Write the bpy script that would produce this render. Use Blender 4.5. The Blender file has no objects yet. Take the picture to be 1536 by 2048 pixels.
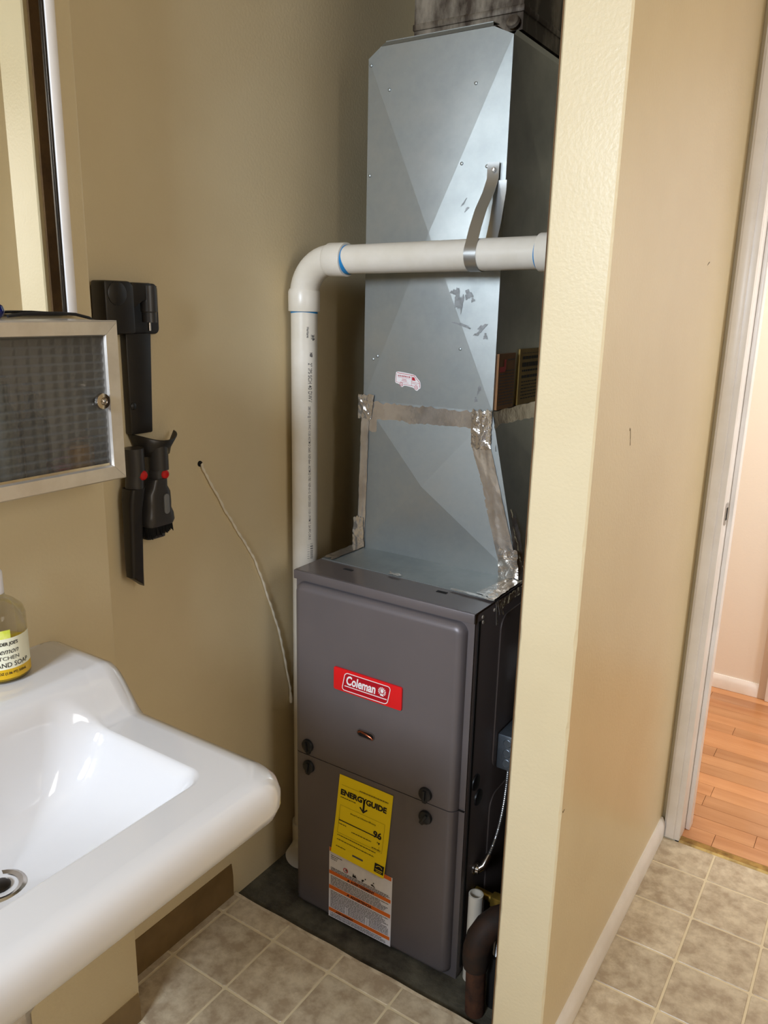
import bpy, bmesh, math, random
from mathutils import Vector, Matrix
random.seed(7)
C = bpy.context.scene.collection
S = bpy.context.scene
PI = math.pi

# ------------------------------------------------------------------ camera
def camera():
    yaw, pitch, roll, fpx, H = 0.574213554, 0.256426190, -0.0225959341, 1581.77, 1.34
    f = Vector((-math.sin(yaw)*math.cos(pitch), math.cos(yaw)*math.cos(pitch), -math.sin(pitch)))
    r = Vector((math.cos(yaw), math.sin(yaw), 0)); d = f.cross(r)
    c, s = math.cos(roll), math.sin(roll)
    r2 = c*r + s*d; d2 = -s*r + c*d
    cam = bpy.data.cameras.new('camera'); o = bpy.data.objects.new('camera', cam); C.objects.link(o)
    M = Matrix(((r2.x, -d2.x, -f.x, 0), (r2.y, -d2.y, -f.y, 0), (r2.z, -d2.z, -f.z, H), (0, 0, 0, 1)))
    o.matrix_world = M
    cam.sensor_fit = 'HORIZONTAL'; cam.sensor_width = 36; cam.lens = fpx*36/1536
    cam.clip_start = .02
    S.camera = o
camera()

# ------------------------------------------------------------------ world, lights, exposure
W = bpy.data.worlds.new('world'); S.world = W; W.use_nodes = True
W.node_tree.nodes['Background'].inputs[0].default_value = (.75, .85, 1, 1)
W.node_tree.nodes['Background'].inputs[1].default_value = .6
S.view_settings.view_transform = 'Standard'; S.view_settings.look = 'None'
S.view_settings.exposure = 0.09; S.view_settings.gamma = 1; S.view_settings.use_curve_mapping = False
S.cycles.use_denoising = True
S.cycles.max_bounces = 10; S.cycles.diffuse_bounces = 6; S.cycles.glossy_bounces = 5
S.cycles.transmission_bounces = 8; S.cycles.transparent_max_bounces = 8
S.cycles.caustics_reflective = False; S.cycles.caustics_refractive = False
S.cycles.sample_clamp_indirect = 6

def area(name, loc, target, sx, sy, power, col, spread=PI):
    l = bpy.data.lights.new(name, 'AREA'); l.shape = 'RECTANGLE'; l.size = sx; l.size_y = sy
    l.energy = power; l.color = col; l.spread = spread
    o = bpy.data.objects.new(name, l); C.objects.link(o); o.location = loc
    o.rotation_euler = (Vector(target)-Vector(loc)).to_track_quat('-Z', 'Y').to_euler()
    return o
area('window_daylight', (-.53, -1.36, 1.86), (-.56, 0, 1.35), .60, .60, 26, (.77, .87, 1.0), 2.0)
area('right_side_light', (1.07, .30, 1.40), (-.8, .62, 1.0), .5, 1.2, 13, (1, .97, .94))
area('hall_ceiling_light', (-.55, 2.50, 2.38), (-.55, 2.50, 0), .5, .5, 9, (1, .97, .94))
area('hall_wall_fill', (.95, 2.30, 1.70), (-.45, 2.92, .7), .5, .9, 12, (.96, .98, 1), 2.0)  # added fill lamp, aimed to brighten the far hall wall

# ------------------------------------------------------------------ helpers: colour and materials
def lin(v):
    v /= 255
    return v/12.92 if v <= .04045 else ((v+.055)/1.055)**2.4
def rgb(r, g, b): return (lin(r), lin(g), lin(b), 1)
MATS = {}
def mat(name, col, rough=.5, metal=0, col2=None, nscale=8, ndetail=4, lo=.4, hi=.65, bump=0, bscale=200, bdist=.001,
        trans=0, ior=1.45, coat=0, spec=.5, rand=0, emit=None, stretch=None, rough2=None):
    if name in MATS: return MATS[name]
    m = bpy.data.materials.new(name); m.use_nodes = True
    nt = m.node_tree; N = nt.nodes; L = nt.links; b = N['Principled BSDF']
    b.inputs['Base Color'].default_value = col; b.inputs['Roughness'].default_value = rough
    b.inputs['Metallic'].default_value = metal; b.inputs['Transmission Weight'].default_value = trans
    b.inputs['IOR'].default_value = ior; b.inputs['Coat Weight'].default_value = coat
    b.inputs['Coat Roughness'].default_value = .08
    b.inputs['Specular IOR Level'].default_value = spec
    geo = N.new('ShaderNodeNewGeometry'); vec = geo.outputs['Position']
    if stretch:
        mp = N.new('ShaderNodeMapping'); mp.inputs['Scale'].default_value = stretch
        L.new(vec, mp.inputs['Vector']); vec = mp.outputs['Vector']
    if rand:
        oi = N.new('ShaderNodeObjectInfo'); ad = N.new('ShaderNodeVectorMath'); ad.operation = 'MULTIPLY_ADD'
        cb = N.new('ShaderNodeCombineXYZ')
        for k in range(3): L.new(oi.outputs['Random'], cb.inputs[k])
        ad.inputs[1].default_value = (37, 51, 23); L.new(cb.outputs[0], ad.inputs[0]); L.new(vec, ad.inputs[2]); vec = ad.outputs[0]
    out = None
    if col2:
        n = N.new('ShaderNodeTexNoise'); n.inputs['Scale'].default_value = nscale; n.inputs['Detail'].default_value = ndetail
        n.inputs['Roughness'].default_value = .62
        L.new(vec, n.inputs['Vector'])
        r = N.new('ShaderNodeMapRange'); r.inputs[1].default_value = lo; r.inputs[2].default_value = hi
        L.new(n.outputs['Fac'], r.inputs[0])
        mx = N.new('ShaderNodeMix'); mx.data_type = 'RGBA'; mx.inputs['A'].default_value = col; mx.inputs['B'].default_value = col2
        L.new(r.outputs[0], mx.inputs['Factor']); out = mx.outputs['Result']
        if rough2 is not None:
            rr = N.new('ShaderNodeMapRange'); rr.inputs[3].default_value = rough; rr.inputs[4].default_value = rough2
            L.new(r.outputs[0], rr.inputs[0]); L.new(rr.outputs[0], b.inputs['Roughness'])
    if rand:
        hs = N.new('ShaderNodeHueSaturation')
        rm = N.new('ShaderNodeMapRange'); rm.inputs[3].default_value = 1-rand; rm.inputs[4].default_value = 1+rand
        L.new(oi.outputs['Random'], rm.inputs[0]); L.new(rm.outputs[0], hs.inputs['Value'])
        if out: L.new(out, hs.inputs['Color'])
        else: hs.inputs['Color'].default_value = col
        out = hs.outputs['Color']
    if out: L.new(out, b.inputs['Base Color'])
    if bump:
        n2 = N.new('ShaderNodeTexNoise'); n2.inputs['Scale'].default_value = bscale; n2.inputs['Detail'].default_value = 3
        L.new(geo.outputs['Position'] if not stretch else vec, n2.inputs['Vector'])
        bp = N.new('ShaderNodeBump'); bp.inputs['Strength'].default_value = bump; bp.inputs['Distance'].default_value = bdist
        L.new(n2.outputs['Fac'], bp.inputs['Height']); L.new(bp.outputs['Normal'], b.inputs['Normal'])
    if emit: b.inputs['Emission Color'].default_value = emit[0]; b.inputs['Emission Strength'].default_value = emit[1]
    MATS[name] = m
    return m

WALLP = mat('wall_paint', rgb(222, 206, 170), .34, 0, rgb(217, 200, 163), 3, 3, bump=.26, bscale=170, bdist=.0016)
REARDARK = mat('bounce_cut_wall', rgb(112, 86, 58), .5, 0, rgb(92, 68, 44), 6, 5, stretch=(1, 1, .1))  # unseen rear wall, made dark to cut bounce light on the furnace
WALLH = mat('hall_paint', rgb(238, 230, 220), .4, bump=.2, bscale=170, bdist=.001)
CEIL = mat('ceiling_paint', rgb(225, 215, 190), .8)
RAW = mat('raw_board', rgb(110, 82, 50), .8, 0, rgb(88, 64, 38), 12, 5, bump=.3, bscale=90)
WHITE = mat('white_trim_paint', rgb(240, 236, 233), .3, 0, rgb(232, 227, 222), 9, 4, bump=.1, bscale=80)
BROWNBB = mat('brown_vinyl_baseboard', rgb(122, 98, 62), .45, 0, rgb(108, 86, 52), 10, 3)
CONC = mat('dirty_concrete', rgb(92, 88, 74), .85, 0, rgb(52, 47, 38), 16, 7, .35, .65, bump=.6, bscale=120, bdist=.003)
GROUT = mat('vinyl_grout_line', rgb(220, 205, 172), .45)
TILE = mat('vinyl_tile', rgb(170, 152, 127), .33, 0, rgb(208, 194, 168), 30, 9, .38, .64, bump=.12, bscale=160, rand=.05)
PLANK = mat('oak_plank', rgb(200, 146, 100), .26, 0, rgb(168, 112, 70), 14, 5, .3, .72, rand=.16, stretch=(.12, 1, 1), coat=.2)
BRASS = mat('worn_brass', rgb(170, 138, 78), .4, .7, rgb(120, 92, 50), 30, 4)
GALV = mat('galvanized_steel', rgb(176, 180, 178), .40, .85, rgb(150, 156, 156), 7, 7, .3, .7, bump=.05, bscale=320, rough2=.52)
GALVD = mat('old_duct_metal', rgb(150, 140, 124), .6, .3, rgb(62, 50, 38), 14, 7, .40, .58, stretch=(1, 1, .4))
FOIL = mat('foil_tape', rgb(226, 222, 216), .16, .86, rgb(200, 192, 182), 20, 4, bump=.55, bscale=55, bdist=.006)
FOILS = mat('smooth_foil_tape', rgb(218, 212, 204), .22, .78, rgb(190, 182, 172), 20, 4, bump=.25, bscale=40, bdist=.004)
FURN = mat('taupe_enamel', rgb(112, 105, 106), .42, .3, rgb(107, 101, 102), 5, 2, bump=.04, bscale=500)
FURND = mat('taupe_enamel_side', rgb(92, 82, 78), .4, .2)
BLACKP = mat('black_plastic', rgb(26, 26, 27), .42)
DARKGAP = mat('dark_gap', rgb(14, 13, 12), .9)
COPPER = mat('copper_tube', rgb(150, 84, 58), .3, .9)
PVC = mat('white_pvc', rgb(226, 220, 208), .32, 0, rgb(218, 211, 196), 12, 4)
PRIMER = mat('blue_primer', rgb(28, 128, 190), .5)
INK = mat('black_ink', rgb(24, 22, 24), .7)
INKG = mat('grey_ink', rgb(92, 90, 92), .7)
RED = mat('badge_red', rgb(222, 24, 30), .3)
REDD = mat('badge_dark_red', rgb(176, 16, 34), .3)
BWHITE = mat('print_white', rgb(240, 236, 236), .5)
YELLOW = mat('yellow_paper', rgb(255, 226, 12), .6)
PAPER = mat('white_label_paper', rgb(240, 239, 246), .55, 0, rgb(232, 231, 240), 40, 3)
ORANGE = mat('orange_print', rgb(232, 116, 40), .6)
def glassy(name, col, rough, ior, clear):
    m = mat(name, col, rough, 0, trans=1, ior=ior); nt = m.node_tree
    t = nt.nodes.new('ShaderNodeBsdfTransparent'); t.inputs[0].default_value = (.97, .97, .96, 1)
    mx = nt.nodes.new('ShaderNodeMixShader'); mx.inputs[0].default_value = clear
    nt.links.new(nt.nodes['Principled BSDF'].outputs[0], mx.inputs[1]); nt.links.new(t.outputs[0], mx.inputs[2])
    nt.links.new(mx.outputs[0], nt.nodes['Material Output'].inputs[0]); return m
PORC = mat('white_porcelain', rgb(214, 212, 212), .09, 0, coat=.5)
CHROME = mat('chrome', rgb(205, 200, 194), .14, 1, rgb(180, 172, 164), 14, 4, rough2=.26)
BSTEEL = mat('brushed_steel_frame', rgb(214, 208, 200), .28, .72, rgb(204, 197, 188), 26, 5)
MIRROR = mat('mirror_silver', rgb(236, 236, 230), .01, 1)
DARKMETAL = mat('dark_bezel', rgb(52, 46, 40), .35, .8)
DOCK = mat('charcoal_plastic', rgb(42, 39, 36), .38, 0, rgb(37, 34, 32), 20, 2)
DOCKG = mat('dark_grey_plastic', rgb(60, 58, 57), .34)
BRISTLE = mat('black_bristle', rgb(16, 15, 15), .8)
BUTTON = mat('red_button', rgb(196, 20, 24), .35)
SLIDER = mat('grey_slider', rgb(120, 122, 124), .4)
ROPE = mat('cotton_cord', rgb(232, 224, 206), .9)
RUST = mat('rusty_iron', rgb(78, 48, 30), .85, .1, rgb(48, 30, 21), 30, 6, bump=.5, bscale=160, bdist=.002)
BLKIRON = mat('dark_iron', rgb(36, 30, 26), .7, .2, rgb(56, 36, 24), 26, 6, bump=.3, bscale=120)
BOXST = mat('junction_box_steel', rgb(126, 134, 142), .4, .8, rgb(110, 118, 126), 20, 4)
FLEX = mat('armoured_conduit', rgb(190, 190, 188), .3, .9)
BLUEH = mat('blue_plastic', rgb(36, 48, 110), .4)
VBRASS = mat('valve_brass', rgb(170, 140, 64), .35, .8)
TANP = mat('tan_sticker', rgb(140, 98, 58), .6, 0, rgb(126, 86, 50), 20, 4)
TANY = mat('yellowed_sticker', rgb(152, 124, 56), .6, 0, rgb(138, 110, 48), 20, 4)
VANRED = mat('sticker_red', rgb(186, 30, 48), .5)
CLEAR = glassy('clear_plastic', (1, 1, 1, 1), .03, 1.38, .55)
PATT = glassy('pattern_glass', (.82, .81, .78, 1), .06, 1.5, .36)
PATT.node_tree.nodes['Principled BSDF'].inputs['Transmission Weight'].default_value = .90
SOAP = mat('yellow_soap', rgb(226, 190, 36), .15)
SLABEL = mat('cream_bottle_label', rgb(232, 230, 206), .5)
LIME = mat('lemon_print', rgb(206, 216, 70), .5, 0, rgb(226, 228, 130), 60, 3)
CAPW = mat('white_cap', rgb(238, 238, 246), .35)
CABIN = mat('cabinet_inside', rgb(196, 190, 178), .5)
NAVY = mat('navy_glass', rgb(14, 24, 100), .08, 0, coat=1)
BLACKC = mat('black_cord', rgb(30, 28, 28), .5)
ITEMD = mat('dark_bottle', rgb(52, 54, 50), .4)
ITEMY = mat('amber_box', rgb(226, 160, 40), .5)
ITEMR = mat('red_tube', rgb(190, 40, 40), .4)
ITEMB = mat('slate_box', rgb(58, 64, 74), .5)

# ------------------------------------------------------------------ helpers: geometry
OFF = {}
def base_of(o): return OFF.get(o.name, Vector((0, 0, 0)))
class MB:
    def __init__(s): s.v = []; s.f = []
    def add(s, vs, fs):
        n = len(s.v); s.v += [Vector(p) for p in vs]; s.f += [tuple(i+n for i in f) for f in fs]; return s
    def box(s, x0, x1, y0, y1, z0, z1):
        return s.add([(x, y, z) for x in (x0, x1) for y in (y0, y1) for z in (z0, z1)],
                     [(0, 1, 3, 2), (4, 6, 7, 5), (0, 4, 5, 1), (2, 3, 7, 6), (0, 2, 6, 4), (1, 5, 7, 3)])
    def loft(s, rings, cap0=True, cap1=True, closed=True):
        n = len(rings[0]); vs = [p for r in rings for p in r]; fs = []
        for k in range(len(rings)-1):
            for i in range(n if closed else n-1):
                j = (i+1) % n
                fs.append((k*n+i, k*n+j, (k+1)*n+j, (k+1)*n+i))
        if cap0: fs.append(tuple(range(n))[::-1])
        if cap1: fs.append(tuple((len(rings)-1)*n+i for i in range(n)))
        return s.add(vs, fs)
    def tube(s, pts, rad, n=16, cap=True):
        pts = [Vector(p) for p in pts]; rings = []
        rr = rad if isinstance(rad, (list, tuple)) else [rad]*len(pts)
        up = None
        for i, p in enumerate(pts):
            t = (pts[min(i+1, len(pts)-1)]-pts[max(i-1, 0)]).normalized()
            if up is None:
                up = Vector((0, 0, 1)) if abs(t.z) < .9 else Vector((1, 0, 0))
            a = (up - t*up.dot(t)).normalized(); b = t.cross(a); up = a
            rings.append([p + rr[i]*(math.cos(2*PI*k/n)*a + math.sin(2*PI*k/n)*b) for k in range(n)])
        return s.loft(rings, cap, cap)
    def lathe(s, c, prof, n=32, axis=(0, 0, 1)):
        ax = Vector(axis).normalized(); c = Vector(c)
        a = ax.orthogonal().normalized(); b = ax.cross(a)
        return s.loft([[c + ax*h + r*(math.cos(2*PI*k/n)*a + math.sin(2*PI*k/n)*b) for k in range(n)] for r, h in prof],
                      prof[0][0] > 1e-6, prof[-1][0] > 1e-6)
    def prism(s, pts, d):
        """closed 3-D outline extruded by vector d"""
        d = Vector(d); pts = [Vector(p) for p in pts]; n = len(pts)
        return s.loft([pts, [p+d for p in pts]])
    def grid(s, P):
        nr, nc = len(P), len(P[0])
        return s.add([p for r in P for p in r],
                     [(i*nc+j, i*nc+j+1, (i+1)*nc+j+1, (i+1)*nc+j) for i in range(nr-1) for j in range(nc-1)])
    def build(s, name, m, parent=None, smooth=False, bevel=0, bseg=2, loc=None, angle=35, weld=False):
        if parent is not None: off = base_of(parent)
        elif loc is not None: off = Vector(loc)
        else:
            xs = [p.x for p in s.v]; ys = [p.y for p in s.v]; zs = [p.z for p in s.v]
            off = Vector(((min(xs)+max(xs))/2, (min(ys)+max(ys))/2, min(zs)))
        me = bpy.data.meshes.new(name)
        me.from_pydata([tuple(p-off) for p in s.v], [], s.f)
        bm = bmesh.new(); bm.from_mesh(me)
        if weld: bmesh.ops.remove_doubles(bm, verts=bm.verts, dist=1e-5)
        bmesh.ops.recalc_face_normals(bm, faces=bm.faces)
        if bevel:
            es = [e for e in bm.edges if len(e.link_faces) == 2 and e.calc_face_angle(0) > .5]
            bmesh.ops.bevel(bm, geom=es, offset=bevel, segments=bseg, affect='EDGES', profile=.5, clamp_overlap=True)
        if smooth or bevel:
            for f in bm.faces: f.smooth = True
            for e in bm.edges:
                if len(e.link_faces) == 2 and e.calc_face_angle(0) > math.radians(angle): e.smooth = False
        bm.to_mesh(me); bm.free()
        me.materials.append(m)
        o = bpy.data.objects.new(name, me); C.objects.link(o)
        OFF[o.name] = off
        if parent is not None: o.parent = parent
        else: o.location = off
        return o
def thing(name, label, cat, loc, group=None):
    o = bpy.data.objects.new(name, None); C.objects.link(o); o.location = loc; o.empty_display_size = .05
    OFF[o.name] = Vector(loc); o['label'] = label; o['category'] = cat
    if group: o['group'] = group
    return o
def tag(o, label, cat, group=None):
    o['label'] = label; o['category'] = cat
    if group: o['group'] = group
    return o
def struct(o): o['kind'] = 'structure'; return o
def lab(o, l): o['label'] = l; return o
def box(x0, x1, y0, y1, z0, z1): return MB().box(x0, x1, y0, y1, z0, z1)

def text2d(s, size=1, width=None, bold=0, shear=0, spacing=1):
    cu = bpy.data.curves.new('t', 'FONT'); cu.body = s; cu.size = 1; cu.offset = bold; cu.shear = shear
    cu.resolution_u = 3; cu.space_character = spacing; cu.fill_mode = 'FRONT'
    o = bpy.data.objects.new('t', cu); C.objects.link(o)
    dg = bpy.context.evaluated_depsgraph_get()
    me = bpy.data.meshes.new_from_object(o.evaluated_get(dg))
    vs = [(v.co.x, v.co.y) for v in me.vertices]; fs = [tuple(p.vertices) for p in me.polygons]
    bpy.data.objects.remove(o); bpy.data.curves.remove(cu); bpy.data.meshes.remove(me)
    x0 = min(v[0] for v in vs); x1 = max(v[0] for v in vs)
    kx = width/(x1-x0) if width else size
    return [((x-x0)*kx, y*size) for x, y in vs], fs
def put_text(mb, t, fn):
    vs, fs = t
    mb.add([fn(x, y) for x, y in vs], fs)
def ring2(pts, w):
    """outline band: returns outer and inner loops of a 2-D closed polygon, inset w toward the centroid side"""
    n = len(pts); out = []
    for i in range(n):
        a, b, c = Vector(pts[i-1]), Vector(pts[i]), Vector(pts[(i+1) % n])
        d1 = (b-a).normalized(); d2 = (c-b).normalized()
        nn = (Vector((-d1.y, d1.x))+Vector((-d2.y, d2.x))).normalized()
        out.append(b+nn*w)
    return pts, out
def rrect(x0, x1, y0, y1, r, n=6):
    p = []
    for cx, cy, a0 in ((x1-r, y0+r, -PI/2), (x1-r, y1-r, 0), (x0+r, y1-r, PI/2), (x0+r, y0+r, PI)):
        for k in range(n+1):
            a = a0+PI/2*k/n; p.append((cx+r*math.cos(a), cy+r*math.sin(a)))
    return p
def sm(t): t = max(0, min(1, t)); return t*t*(3-2*t)

# ================================================================== THE SETTING
XW, XR, XP0, XP1 = -1.040, -1.129, -.450, -.357      # sink wall, recessed wall, partition faces
YE, YP, YB, YS = .787, 1.100, 1.945, 1.136           # end of sink wall, partition end, back wall, vinyl seam
ZC = 2.44
struct(box(XW-.2, XW, -1.4, YE, -.02, ZC).build('wall_left', WALLP, bevel=.004))
struct(box(XR-.1, XR, YE-.0, YB, -.02, ZC).build('wall_recess', WALLP))
# partition with a few chips in the corner bead
mb = MB()
def chip(z): return .0045*max(0, math.sin(z*61)*math.sin(z*23+1)-.55) + .0025*max(0, math.sin(z*131)-.8)
zs = [-.02+i*.012 for i in range(206)]
rings = []
for z in zs:
    c1 = .003+chip(z) if z < 1.15 else .003; c0 = .003+.6*chip(z+3) if z < 1.2 else .003
    rings.append([(XP0, YB, z), (XP0, YP+c0, z), (XP0+c0, YP, z), (XP1-c1, YP, z), (XP1, YP+c1, z), (XP1, YB, z)])
pw = struct(mb.loft(rings).build('wall_partition', WALLP))
for p_ in ([(1.688, 1.4275), (1.7045, 1.4345)], [(1.274, 1.1566), (1.279, 1.139), (1.2815, 1.128)], [(1.270, 1.158), (1.271, 1.153)], [(1.1075, .549), (1.109, .545), (1.1155, .5475)]):
    m = MB()
    for (a, b), (c, d) in zip(p_[:-1], p_[1:]):
        v = Vector((0, c-a, d-b)).normalized(); n = Vector((0, -v.z, v.y))*.0009
        A_, B_ = Vector((XP1+.0002, a, b)), Vector((XP1+.0002, c, d)); m.prism([A_-n*.4, A_+n*.4, B_+n, B_-n], (.0002, 0, 0))
    m.build('scuff', mat('scuff_mark', rgb(92, 76, 54), .7), pw)
ib = struct(box(XP0-.006, XP0-.0002, YP+.012, YB, -.013, ZC).build('wall_partition_back', RAW))
# back wall with door opening
DX0, DX1, DZ = -.306, .50, 2.04
struct(box(XR-.1, DX0-.014, YB, YB+.13, -.02, ZC).build('wall_back', WALLP))
struct(box(DX1+.014, 1.12, YB, YB+.13, -.02, ZC).build('wall_back_right', WALLP))
struct(box(DX0-.014, DX1+.014, YB, YB+.13, DZ+.014, ZC).build('wall_back_header', WALLP))
struct(box(1.1, 1.2, -1.5, YB, -.02, ZC).build('wall_right', WALLP))
# rear wall with window opening
WX0, WX1, WZ0, WZ1 = -.86, -.20, 1.55, 2.17
struct(MB().box(-1.24, WX0, -1.5, -1.4, -.02, ZC).box(WX1, 1.2, -1.5, -1.4, -.02, ZC).box(WX0, WX1, -1.5, -1.4, -.02, WZ0).box(WX0, WX1, -1.5, -1.4, WZ1, ZC).build('wall_rear', REARDARK))
wn = MB()
for a in ((WX0, WX0+.03, WZ0, WZ1), (WX1-.03, WX1, WZ0, WZ1), (WX0, WX1, WZ0, WZ0+.03), (WX0, WX1, WZ1-.03, WZ1)):
    wn.box(a[0], a[1], -1.48, -1.42, a[2], a[3])
w1 = struct(wn.build('window_1', WHITE))
box(WX0+.03, WX1-.03, -1.452, -1.446, WZ0+.03, WZ1-.03).build('pane', CLEAR, w1)
struct(box(-1.3, 1.6, -1.5, 3.05, ZC, ZC+.1).build('ceiling', CEIL))

# vinyl floor: base sheet (the pale grout lines) and its tiles
G0 = .148
fl = MB().box(XR, XP0-.0, YE, YS, -.02, -.0012).box(XW, XP0, -1.4, YE, -.02, -.0012).box(XP0, 1.1, -1.4, YP, -.02, -.0012).box(XP1, 1.1, YP, 1.926, -.02, -.0012)
fl = struct(fl.build('floor', GROUT, loc=(0, 0, 0)))
def tile_mesh(w, h):
    m = MB(); r = .004; b = .0012
    lo = rrect(-w/2, w/2, -h/2, h/2, r, 2); hi = rrect(-w/2+b, w/2-b, -h/2+b, h/2-b, r, 2)
    m.loft([[(x, y, -.0014) for x, y in lo], [(x, y, 0) for x, y in hi]], cap0=False)
    return m
cache = {}
GX, GY, GW = -.957, 1.8158, .0044
for i in range(-2, 11):
    for j in range(-1, 14):
        x0, x1 = GX+G0*(i)+GW/2, GX+G0*(i+1)-GW/2
        y1, y0 = GY-G0*(j)-GW/2, GY-G0*(j+1)+GW/2
        y1 = min(y1, 1.925); 
        if y0 > 1.92: continue
        cx = (x0+x1)/2
        if cx < XP1+.02 and y0 > YS-.01: continue
        pieces = []
        if x0 < XP0 and y1 > YS: y1 = YS-.001
        if x1 < XP1 or x0 < XP1:
            if x0 < XP0 < x1 or XP0 <= x0 < XP1 or x0 < XP1 < x1:
                # tile that straddles the partition line: cut it
                if y0 >= YP-.001: pieces.append((max(x0, XP1+.001), x1, y0, y1))
                elif y1 > YP:
                    pieces.append((x0, x1, y0, YP-.001))
                    if x1 > XP1+.01: pieces.append((max(x0, XP1+.001), x1, YP-.001, y1))
                else: pieces.append((x0, x1, y0, y1))
            else: pieces.append((x0, x1, y0, y1))
        else: pieces.append((x0, x1, y0, y1))
        for a0, a1, b0, b1 in pieces:
            xl = XW+.001 if (b0+b1)/2 < YE else XR+.001
            if b0 < YE-.01 and b1 > YE+.01 and a0 < XW: b0 = YE+.001; xl = XR+.001
            a0 = max(a0, xl); a1 = min(a1, 1.09)
            if a1-a0 < .008 or b1-b0 < .008: continue
            key = (round(a1-a0, 4), round(b1-b0, 4))
            if key not in cache:
                t = tile_mesh(*key).build('tile', TILE, fl); cache[key] = t.data
            else:
                t = bpy.data.objects.new('tile', cache[key]); C.objects.link(t); t.parent = fl
            t.location = ((a0+a1)/2, (b0+b1)/2, 0)
for t in list(fl.children):
    # mesh data was written about the floor's origin, so each piece only needs its own place
    pass
struct(box(XR, XP0, YS-.004, YB, -.04, -.0125).build('floor_alcove', CONC))
# curled, torn edge of the vinyl sheet along the seam
mb = MB(); P = []
for i in range(60):
    x = XR+.004+i*(XP0-XR-.008)/59
    k = .5+.5*math.sin(x*19+1.3)*math.sin(x*7)
    P.append([(x, YS-.007, .0004), (x, YS-.003, .0008+.0006*k), (x, YS+.0008*math.sin(x*43), .001+.0012*k), (x, YS+.0008*math.sin(x*43), -.012)])
e = struct(mb.grid(P).build('trim_2', TILE, smooth=True))
# baseboards
def bb(name, m, p0, p1, nrm, h, t=.012):
    p0 = Vector((*p0, 0)); p1 = Vector((*p1, 0)); n = Vector((*nrm, 0))
    prof = [(0, .0), (t, .0), (t, h*.62), (t*.75, h*.80), (t*.55, h*.9), (t*.35, h), (0, h)]
    return struct(MB().loft([[p + n*a + Vector((0, 0, z+.0004)) for a, z in prof] for p in (p0, p1)]).build(name, m, smooth=True))
bb('baseboard_right', WHITE, (XP1, YP+.012), (XP1, 1.926), (1, 0), .055, .0125)
bb('baseboard_recess', BROWNBB, (XR, YE), (XR, 1.128), (1, 0), .082, .006)
bb('baseboard_left', BROWNBB, (XW, -1.39), (XW, YE-.004), (1, 0), .062, .005)
# door frame in the back wall
dr = struct(MB().box(DX0-.042, DX0, 1.927, YB-.0005, 0, DZ+.05).build('door_1', WHITE, bevel=.003))
MB().box(DX1, DX1+.042, 1.927, YB-.0005, 0, DZ+.05).build('casing', WHITE, dr, bevel=.003)
MB().box(DX0, DX1, 1.927, YB-.0005, DZ, DZ+.05).build('casing', WHITE, dr, bevel=.003)
MB().box(DX0-.013, DX0, YB, YB+.13, 0, DZ).build('jamb', WHITE, dr, bevel=.002)
MB().box(DX1, DX1+.013, YB, YB+.13, 0, DZ).build('jamb', WHITE, dr, bevel=.002)
MB().box(DX0, DX1, YB, YB+.13, DZ, DZ+.013).build('jamb', WHITE, dr, bevel=.002)
MB().box(DX0, DX0+.012, YB+.045, YB+.082, 0, DZ).build('door_stop', WHITE, dr, bevel=.003)
MB().box(DX0-.036, DX0-.014, 1.922, 1.927, .004, DZ).build('casing_bead', WHITE, dr, bevel=.0015)
sp = MB().prism([(DX0+.0003, y, z) for y, z in rrect(1.948, 1.972, .852, .906, .007)], (.0016, 0, 0)).build('strike_plate', CHROME, dr)
MB().box(DX0+.0016, DX0+.0026, 1.956, 1.968, .864, .894).build('strike_hole', DARKGAP, sp)
struct(MB().loft([[(x, 1.926, -.001), (x, 1.930, .004), (x, 1.948, .005), (x, 1.956, 0), (x, 1.956, -.003)] for x in (DX0-.001, DX1)]).build('trim_1', BRASS))
# hall: strip floor, far wall, baseboard, casing
hf = struct(box(-1.2, 1.5, 1.956, 2.925, -.04, -.0030).build('floor_hall', DARKGAP, loc=(0, 0, 0)))
w = .0572; y = 1.957; row = 0
while y < 2.92:
    x = -1.19 - random.random()*.5
    y1 = min(y+w-.0009, 2.924)
    while x < 1.48:
        ln = random.choice((.28, .42, .55, .7, .95))
        a0, a1 = max(x, -1.19), min(x+ln-.0009, 1.49)
        if a1-a0 > .02 and a1 > -.75 and a0 < .75:
            b = .0006; z1 = -.0004*random.random()
            p = MB().loft([[(a0, y, -.003), (a1, y, -.003), (a1, y1, -.003), (a0, y1, -.003)],
                       [(a0, y, z1-b), (a1, y, z1-b), (a1, y1, z1-b), (a0, y1, z1-b)],
                       [(a0+b, y+b, z1), (a1-b, y+b, z1), (a1-b, y1-b, z1), (a0+b, y1-b, z1)]], cap0=False).build('plank', PLANK, hf)
        x += ln
    y += w; row += 1
struct(box(-1.3, 1.6, 2.925, 3.05, -.04, ZC).build('wall_hall', WALLH))
struct(box(-1.3, -1.2, YB+.13, 2.925, -.04, ZC).build('wall_hall_left', WALLH))
struct(box(1.5, 1.6, YB+.13, 2.925, -.04, ZC).build('wall_hall_right', WALLH))
bb('baseboard_hall', WHITE, (-1.2, 2.925), (-.266, 2.925), (0, -1), .05, .012)
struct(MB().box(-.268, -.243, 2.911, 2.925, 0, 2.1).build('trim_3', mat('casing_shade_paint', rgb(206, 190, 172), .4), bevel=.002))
struct(MB().box(-.243, -.16, 2.900, 2.925, 0, 2.1).build('trim_4', WHITE, bevel=.003))

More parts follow.
